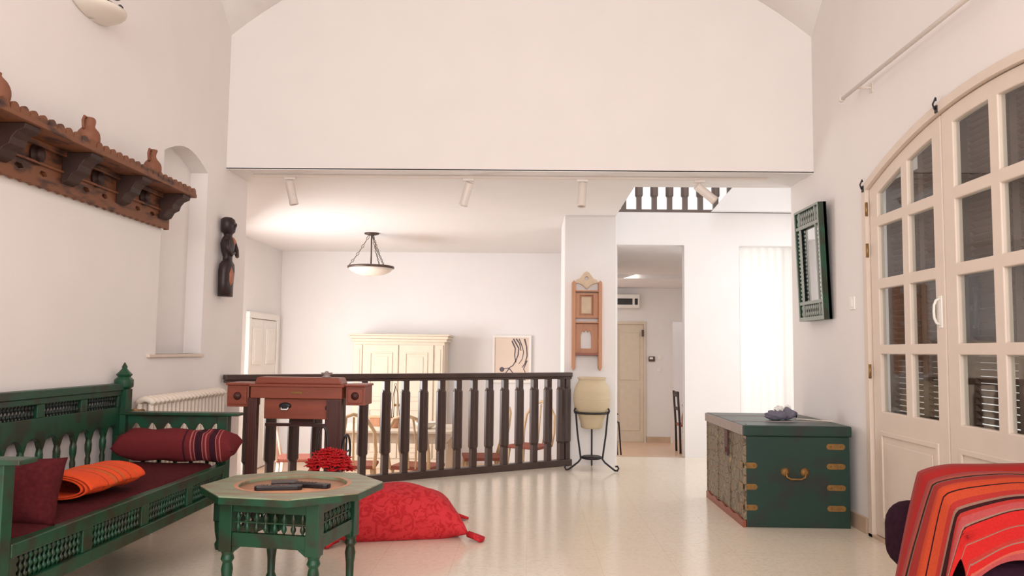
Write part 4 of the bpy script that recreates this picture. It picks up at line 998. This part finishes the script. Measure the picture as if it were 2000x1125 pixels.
# dining table and chairs
def dining_table():
    t = thing('dining_table', 'cream wooden dining table seen through the dark railing', 'table', (-1.40, 8.75, LOW))
    m = MB(); m.box(-.62, .62, -.42, .42, .735, .765); m.build('table_top', 'cream', t, bevel=.006)
    m = MB(); m.box(-.55, .55, -.36, .36, .63, .735); m.build('apron', 'cream', t, bevel=.003)
    for sx in (-1, 1):
        for sy in (-1, 1):
            m = MB(); m.box(sx*.53-.04, sx*.53+.04, sy*.34-.04, sy*.34+.04, 0, .63); m.build('leg', 'cream', t, bevel=.006)
dining_table()
def chair(loc, rz, label, mt, seat='seat_red'):
    t = thing('dining_chair', label, 'chair', loc, rz, 'pale cane chairs round the dining table')
    m = MB(); m.shape([(-.21, -.20), (.21, -.20), (.23, .20), (-.23, .20)], [], .035, XY(.43)); m.build('seat', seat, t, bevel=.01)
    m = MB(); m.tube([(-.2, -.19, .44), (-.215, -.23, .6), (-.2, -.27, .80), (-.12, -.295, .93), (0, -.30, .97), (.12, -.295, .93), (.2, -.27, .80), (.215, -.23, .6), (.2, -.19, .44)], .018); m.build('back_frame', mt, t)
    m = MB()
    for x in (-.07, 0, .07): m.tube([(x, -.20, .45), (x*1.3, -.25, .7), (x*1.0, -.285, .94)], .011)
    m.build('back_slats', mt, t)
    for sx in (-1, 1):
        for sy in (-1, 1):
            m = MB(); m.tube([(sx*.18, sy*.17, .44), (sx*.215, sy*.21, .0)], .018, 8, rads=[.02, .014]); m.build('leg', mt, t)
    for sx in (-1, 1):
        m = MB(); m.bar((-.2*sx, -.19, .2), (.2*sx, .19, .2), .018, .018); m.build('stretcher', mt, t)
    return t
chair((-2.42, 8.55, LOW), math.radians(-80), 'white cane chair at left end of dining table, behind the sewing table', 'cane_white')
chair((-1.72, 8.10, LOW), math.radians(8), 'pale cane chair on the near left side of dining table', 'cane')
chair((-1.10, 8.08, LOW), math.radians(-14), 'pale cane chair on the near right side of dining table', 'cane')
chair((-.50, 8.85, LOW), math.radians(98), 'pale cane chair at right end of the dining table', 'cane')
chair((.02, 9.9, LOW), math.radians(150), 'lone pale cane chair near dining wall, seen through railing beside column', 'cane')
t = thing('candle_holder', 'thin wire candle holder standing on the cream dining table', 'candle holder', (-1.42, 8.65, LOW+.765))
m = MB(); m.lathe([(.055, 0), (.07, .02), (.072, .11), (.064, .11), (.06, .02)], 14); m.build('wicker_base', 'rackwood', t)
m = MB()
for k in range(3):
    a = 2*PI*k/3+.4; m.tube([(.05*math.cos(a), .05*math.sin(a), .10), (.035*math.cos(a), .035*math.sin(a), .28), (.03*math.cos(a), .03*math.sin(a), .36), (0, 0, .44)], .004, 6)
m.tube([(.012*math.cos(2*PI*k/12), 0, .455+.015*math.sin(2*PI*k/12)) for k in range(12)], .003, 6, closed=True)
m.build('wire_frame', 'bronze', t)
t = thing('storage_box', 'small tan wicker box on the left part of dining table', 'box', (-1.66, 8.82, LOW+.765))
m = MB(); m.box(-.06, .06, -.05, .05, 0, .09); m.build('box_body', 'rackwood', t, bevel=.006)
m = MB(); m.box(-.065, .065, -.055, .055, .09, .11); m.build('box_lid', 'cane', t, bevel=.004)
t = thing('serving_bowl', 'pale round bowl on the right part of dining table', 'bowl', (-1.08, 8.60, LOW+.765))
m = MB(); m.lathe([(.05, 0), (.09, .03), (.12, .07), (.115, .07), (.085, .035), (.03, .012)], 20); m.build('bowl_body', 'cane_white', t)

# ================================================================ UPPER LANDING BALUSTRADE
def landing():
    t = thing('landing_balustrade', 'dark balustrade of the upper landing seen above the stair hall opening', 'railing', (.95, 9.07, 2.72))
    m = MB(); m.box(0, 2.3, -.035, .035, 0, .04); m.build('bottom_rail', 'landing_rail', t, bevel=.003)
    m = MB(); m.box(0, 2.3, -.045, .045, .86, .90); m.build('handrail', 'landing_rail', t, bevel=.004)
    f = None
    for k in range(13):
        x = .11+.173*k
        if f is None:
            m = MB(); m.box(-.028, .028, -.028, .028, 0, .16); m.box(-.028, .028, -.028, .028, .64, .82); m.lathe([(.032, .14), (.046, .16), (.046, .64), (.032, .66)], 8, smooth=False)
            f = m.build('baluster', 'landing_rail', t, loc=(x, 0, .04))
        else:
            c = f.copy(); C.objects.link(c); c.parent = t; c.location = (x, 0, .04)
landing()

# ================================================================ CORRIDOR
t = thing('air_conditioner', 'white air conditioner high on the far corridor wall', 'air conditioner', (1.60, 14.575, 1.93))
m = MB(); m.box(-.45, .37, -.2, 0, 0, .25); m.build('housing', 'white', t, bevel=.02)
m = MB(); m.box(-.42, .24, -.204, -.19, .06, .17); m.box(.28, .335, -.204, -.19, .06, .17); m.build('air_outlet', 'black', t)
m = MB()
for k in range(2): m.box(-.42, .24, -.21, -.2, .09+.04*k, .093+.04*k)
m.build('louvre', 'bronze', t)
t = thing('thermostat', 'small grey thermostat on corridor wall right of the cream door', 'thermostat', (2.21, 14.58, 1.03))
m = MB(); m.box(-.055, .055, -.03, 0, -.045, .045); m.build('casing', 'bronze', t, bevel=.006)
m = MB(); m.box(-.04, .02, -.034, -.03, -.005, .03); m.build('screen', 'switch', t)
for i, (dx, dz, lb) in enumerate(((2.36, 1.06, 'upper white switch beside the thermostat in the corridor'), (2.35, .84, 'lower white switch below the thermostat in the corridor'))):
    t = thing('wall_switch', lb, 'switch', (dx, 14.58, dz)); m = MB(); m.box(-.035, .035, -.012, 0, -.04, .04); m.build('plate', 'switch', t, bevel=.004)
    m = MB(); m.box(-.012, .012, -.02, -.012, -.02, .02); m.build('rocker', 'switch', t, bevel=.002)
t = thing('intercom', 'dark intercom handset with dangling cord on corridor wall left of door', 'intercom', (1.49, 14.58, 1.14))
m = MB(); m.box(-.09, .045, -.04, 0, -.05, .05); m.build('base', 'black', t, bevel=.006)
m = MB(); m.box(-.005, .03, -.055, -.04, -.02, .02); m.build('button_panel', 'switch', t)
m = MB(); m.tube([(-.0, -.03, -.05)]+[(.012*math.sin(k*1.9), -.03, -.06-.022*k) for k in range(36)]+[(-.0, -.03, -.87)], .005, 6); m.build('cord', 'bronze', t)
t = thing('side_table', 'small black metal table standing at left in the corridor', 'side table', (1.10, 12.0, LOW))
m = MB(); m.box(-.06, .22, -.25, .25, .575, .59); m.build('table_top', 'iron', t)
for sx in (-.05, .21):
    for sy in (-.24, .24):
        m = MB(); m.tube([(sx, sy, .58), (sx+.02, sy, .3), (sx+.04, sy, 0)], .011); m.build('leg', 'iron', t)
m = MB(); m.tube([(.0, -.24, .70), (.10, -.2, .76), (.2, -.24, .70)], .01); m.tube([(.05, -.2, .59), (.08, -.2, .73)], .01); m.build('lamp_hook', 'iron', t)
t = thing('corridor_chair', 'dark upright chair with pinkish cloth at right side of corridor', 'chair', (2.62, 13.2, LOW))
m = MB(); m.tube([(-.19, -.18, 0), (-.20, -.18, .45), (-.235, -.19, .98)], .018); m.tube([(-.19, .18, 0), (-.20, .18, .45), (-.235, .17, .98)], .018); m.bar((-.225, -.19, .93), (-.225, .17, .93), .03, .08); m.bar((-.215, -.19, .7), (-.215, .17, .7), .02, .05); m.build('back_frame', 'ebony', t)
m = MB(); m.box(-.2, .22, -.2, .2, .42, .46); m.build('seat', 'mahogany', t, bevel=.01)
for sy in (-.18, .18):
    m = MB(); m.tube([(.19, sy, 0), (.19, sy, .43)], .018); m.build('leg', 'ebony', t)
m = MB(); m.grid(10, 12, lambda u, v: Vector((-.17+.12*u+.01*math.sin(v*9), -.205-.004*math.sin(u*9), .78-.45*v))); m.build('hanging_cloth', 'seat_red', t, solid=.006)
